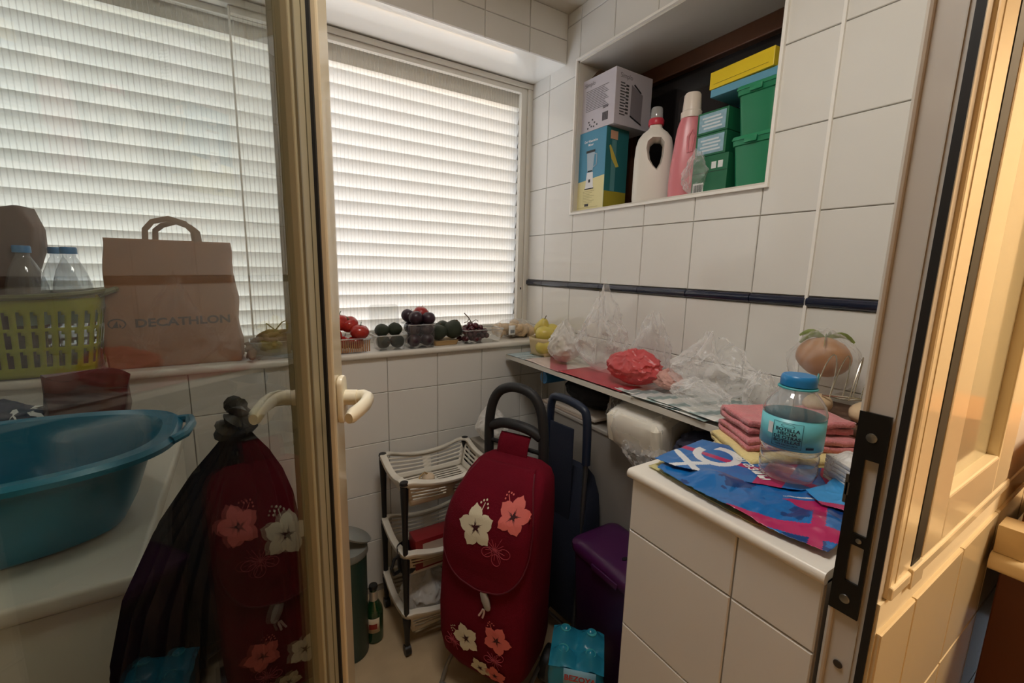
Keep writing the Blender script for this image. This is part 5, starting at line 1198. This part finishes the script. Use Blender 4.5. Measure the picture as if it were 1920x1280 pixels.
MB().tube([(-.097, yh-.003, .755), (.092, yh-.003, .745)], .007, 8).build('cross_bar', blackp, ca_)
for x, zt_ in ((-.098, .70), (.096, .67)): MB().tube([(x, yh-.002, zt_), (x, yh, .40), (x, yh, .056)], .0085, 10).build('frame_tube', gtube, ca_)
q = MB(); q.grid(lambda u, v: (-.050+.104*u, yh-.022-.020*(1-v)+.006*math.sin(PI*v)*0+(.016*v**6), .700+.092*v), 8, 10); q.build('hanging_strap', redc, ca_, solid=.003)
q = MB(); q.tube(arc([(-.13, .19, .07), (-.135, .05, .06), (-.138, .0, .006), (-.125, -.004, .004), (0, -.006, .004), (.125, -.004, .004), (.138, .0, .006), (.135, .05, .06), (.13, .19, .07)]), .0065, 8); q.build('foot_frame', gtube, ca_)
for sx in (-1, 1):
    w_ = MB(); w_.tube([(sx*.132, .185, .052), (sx*.156, .185, .052)], .052, 28); w_.build('wheel', blackp, ca_)
MB().tube([(-.150, .185, .052), (.150, .185, .052)], .006, 8).build('axle', gtube, ca_)
blob_bag('plastic_bag', green_film, .045, .035, .11, 91, 'green plastic bag hanging behind the burgundy trolley handle', 'bag', (.722, .990, .60), 0, .7, .2, 0, fine=.06)

# ================================================================== NAVY TROLLEY, PURPLE BIN, WATER PACK
navy = mat('navy_canvas', '0D172C', .8, bump=(200, .3), var=(6, .12)); nvp = mat('navy_plastic', '152238', .4)
nt_ = thing('shopping_trolley', 'dark navy folding trolley behind the burgundy one, under the shelf', 'trolley', (.862, 1.05, 0), R(-83))
q = MB(); q.loft([sup(0, (y0+y1)/2, a, (y1-y0)/2, z, 4, 40) for z, a, y0, y1 in ((.10, .08, .01, .09), (.14, .10, -.005, .11), (.30, .105, -.01, .115), (.48, .10, -.005, .115), (.56, .09, .01, .112), (.62, .07, .04, .10), (.645, .04, .055, .09))]); q.build('bag_body', navy, nt_)
MB().tube(arc([(-.085, .02, .70), (-.084, .02, .80), (-.078, .02, .858), (-.06, .02, .878), (0, .02, .880), (.06, .02, .868), (.078, .02, .845), (.084, .02, .79), (.086, .02, .69)]), .014, 12).build('handle', nvp, nt_)
q = MB(); q.box(-.060, .045, -.004, .004, .44, .80); q.build('back_panel', navy, nt_, bevel=.003)
for x in (-.085, .086): MB().tube([(x, .02, .71), (x, .012, .40), (x, .0, .05)], .0075, 10).build('frame_tube', mat('dark_steel_tube', '4E5054', .35, metal=.6), nt_)
for sx in (-1, 1): w_ = MB(); w_.tube([(sx*.098, .03, .05), (sx*.118, .03, .05)], .05, 24); w_.build('wheel', blackp, nt_)
MB().tube([(-.118, .03, .05), (.118, .03, .05)], .005, 8).build('axle', gtube, nt_)

pur = mat('purple_plastic', '35103A', .4)
pb = thing('laundry_bin', 'dark purple plastic bin with a lid, beside the tiled counter', 'bin', (.892, .765, 0))
def rr3(a, b, z, r=.03): return [(x, y, z) for x, y in rrect(-a, a, -b, b, r, 5)]
MB().loft([rr3(.075, .125, 0), rr3(.078, .128, .006), rr3(.090, .150, .465)]).build('body', pur, pb)
MB().loft([rr3(.094, .155, .462), rr3(.096, .158, .470), rr3(.096, .158, .486), rr3(.090, .152, .494), rr3(.075, .135, .500), rr3(.04, .09, .502)]).build('lid', mat('purple_lid', '431644', .35), pb)
for (x, y) in ((-.035, -.045), (-.012, -.055), (.012, -.064), (-.03, -.01), (-.005, -.02), (.02, -.03)): MB().lathe([(.0085, .5005), (.0085, .5045), (.001, .5045)], 14, (x, y, 0), sx=1.2, sy=.7).build('lid_hole', mat('near_black', '0C070D', .7), pb)
MB().box(-.1, -.094, -.05, .05, .458, .476).build('catch', MATS['purple_lid'], pb, bevel=.002)

tealf = film('teal_shrink_film', hx('2A8CA8'), .72, .28, .2, (.5, .85, .95, 1), 18, .15, .4)
wp_ = thing('water_pack', 'teal shrink-wrapped pack of small water bottles on the floor', 'pack', (.700, .752, 0), R(-44)); wp_.scale = (.95, .95, 1.30)
q = MB()
def lump2(x, y): return max(math.exp(-((x-a)**2+(y-b)**2)/.0007) for a, b in ((-.038, -.036), (.038, -.036), (-.038, .036), (.038, .036)))
q.grid(lambda u, v: (lambda x, y: (x, y, .226+.030*lump2(x, y)+.004*nz(x*30, y*30, 0, 1)))(-.074+.148*u, -.070+.14*v), 30, 30)
q.loft([[(x, y, z) for x, y in rrect(-a, a, -b, b, .02, 5)] for z, a, b in ((.0, .066, .062), (.02, .073, .069), (.12, .071, .067), (.20, .076, .072), (.228, .072, .068))], cap=False)
wbody = q.build('wrap', tealf, wp_)
for a, b in ((-.037, -.035), (.037, -.035), (-.037, .035), (.037, .035)):
    MB().lathe([(.001, .004), (.030, .002), (.033, .01), (.033, .15), (.028, .18), (.013, .215), (.012, .235)], 20, (a, b, 0), cap=False).build('bottle', mat('teal_water', '2E86A0', .2), wp_)
    MB().lathe([(.013, .232), (.014, .250), (.001, .252)], 16, (a, b, 0)).build('bottle_cap', MATS['teal_ring'], wp_)
lb3 = MB().grid(lambda u, v: (-.032+.085*u, -.0775-.001, .196+.040*v), 2, 2).build('label', mat('light_blue_label', '8FC3DC', .4), wp_, solid=.0004)
q = MB(); text(q, 'BEZOYA', .022, lambda x, y: (.012+x, -.0792, .216+y*.8)); q.build('lettering', mat('red_ink', 'B83A44', .5), lb3, smooth=False)
# ================================================================== THINGS CRAMMED UNDER THE SHELF
L0_ = .7735
rlb = MB(); rlb.M = Matrix.Translation((0, 1.318, .885)) @ Matrix.Rotation(PI/2, 4, 'Y')
rlb.lathe([(.008, .972), (.023, .972), (.024, .974), (.024, 1.12), (.008, 1.12)], 28); rb_ = rlb.build('bag_roll', mat('bright_blue_film', '1C6FA6', .35)); tag(rb_, 'bright blue roll of bags under the end of the shelf', 'roll')
blob_bag('cloth_bundle', mat('black_cloth', '0E0E12', .75, bump=(20, .5)), .075, .13, .105, 95, 'black bundle crammed beneath the shelf behind the navy handle', 'bundle', (1.085, 1.16, L0_+.022), 0, .85, .1, 0)
for i, (y0, y1, c, lb_) in enumerate(((1.07, 1.36, 'B7A79A', 'pinkish grey magazine lowest on the low cabinet'), (1.05, 1.33, 'C9C0B4', 'pale magazine topmost of the two under the black bundle'))):
    tag(MB().box(.998, 1.18, y0, y1, L0_+.0105*i, L0_+.0105*i+.0098).build('magazine', mat('magazine_'+c, c, .6), bevel=.001), lb_, 'magazine')
blob_bag('plastic_bag', clear_film, .05, .045, .12, 97, 'clear crumpled bag under the shelf by the second hanger rod', 'bag', (1.055, .99, L0_+.004), 0, .7, .2, 0, fine=.08)
tp = thing('tissue_pack', 'white paper tissue pack in cloudy wrap jutting from the low cabinet', 'pack', (1.035, .842, L0_+.024), R(4))
q = MB(); q.M = Matrix.Rotation(R(-12), 4, 'Y'); q.loft([[(x+.003*nz(x*30, y*30, z*30, 1), y, z) for x, y, _ in sup(0, 0, a, b, 0, 14, 56)] for z, a, b in ((-.004, .080, .088), (.004, .088, .096), (.05, .090, .098), (.085, .088, .096), (.096, .078, .086))]); q.build('paper_block', mat('soft_white_paper', 'EDE7D8', .8, bump=(16, .3)), tp)
q = MB(); q.M = Matrix.Rotation(R(-12), 4, 'Y'); q.loft([[(x+.008*nz(x*22, y*22, z*22, 2), y+.007*nz(x*22, y*22+5, z*22, 2), z) for x, y, _ in sup(0, 0, a, b, 0, 4, 60)] for z, a, b in ((-.010, .086, .094), (.004, .095, .104), (.05, .097, .106), (.088, .094, .103), (.104, .076, .084))]); q.build('wrap', clear_film, tp)
q = MB(); q.grid(lambda u, v: (-.088-.020*math.sin(PI*v)+.012*nz(u*5, v*5, 2, 2), .02-.16*u, .02-.11*v*(.5+.5*math.sin(PI*u))+.012*nz(u*6, v*6, 0, 2)), 24, 20); q.build('loose_film', clear_film, tp)
blob_bag('cloth_bundle', mat('navy_striped_cloth', '2E3148', .7, bump=(18, .5), var=(14, .5)), .085, .085, .10, 99, 'navy and grey folded cloth bundle under the shelf by the counter', 'bundle', (1.035, .645, L0_+.002), 0, .85, .14, 0, fine=.07)
blob_bag('green_bag', mat('lime_green_film', '6F9A3E', .4, bump=(30, .6), var=(30, .3)), .03, .028, .06, 101, 'small lime green crumpled bag before the navy cloth bundle', 'bag', (.966, .595, .772), 0, .7, .2, 0, fine=.1)
print('all built', len(bpy.data.objects))
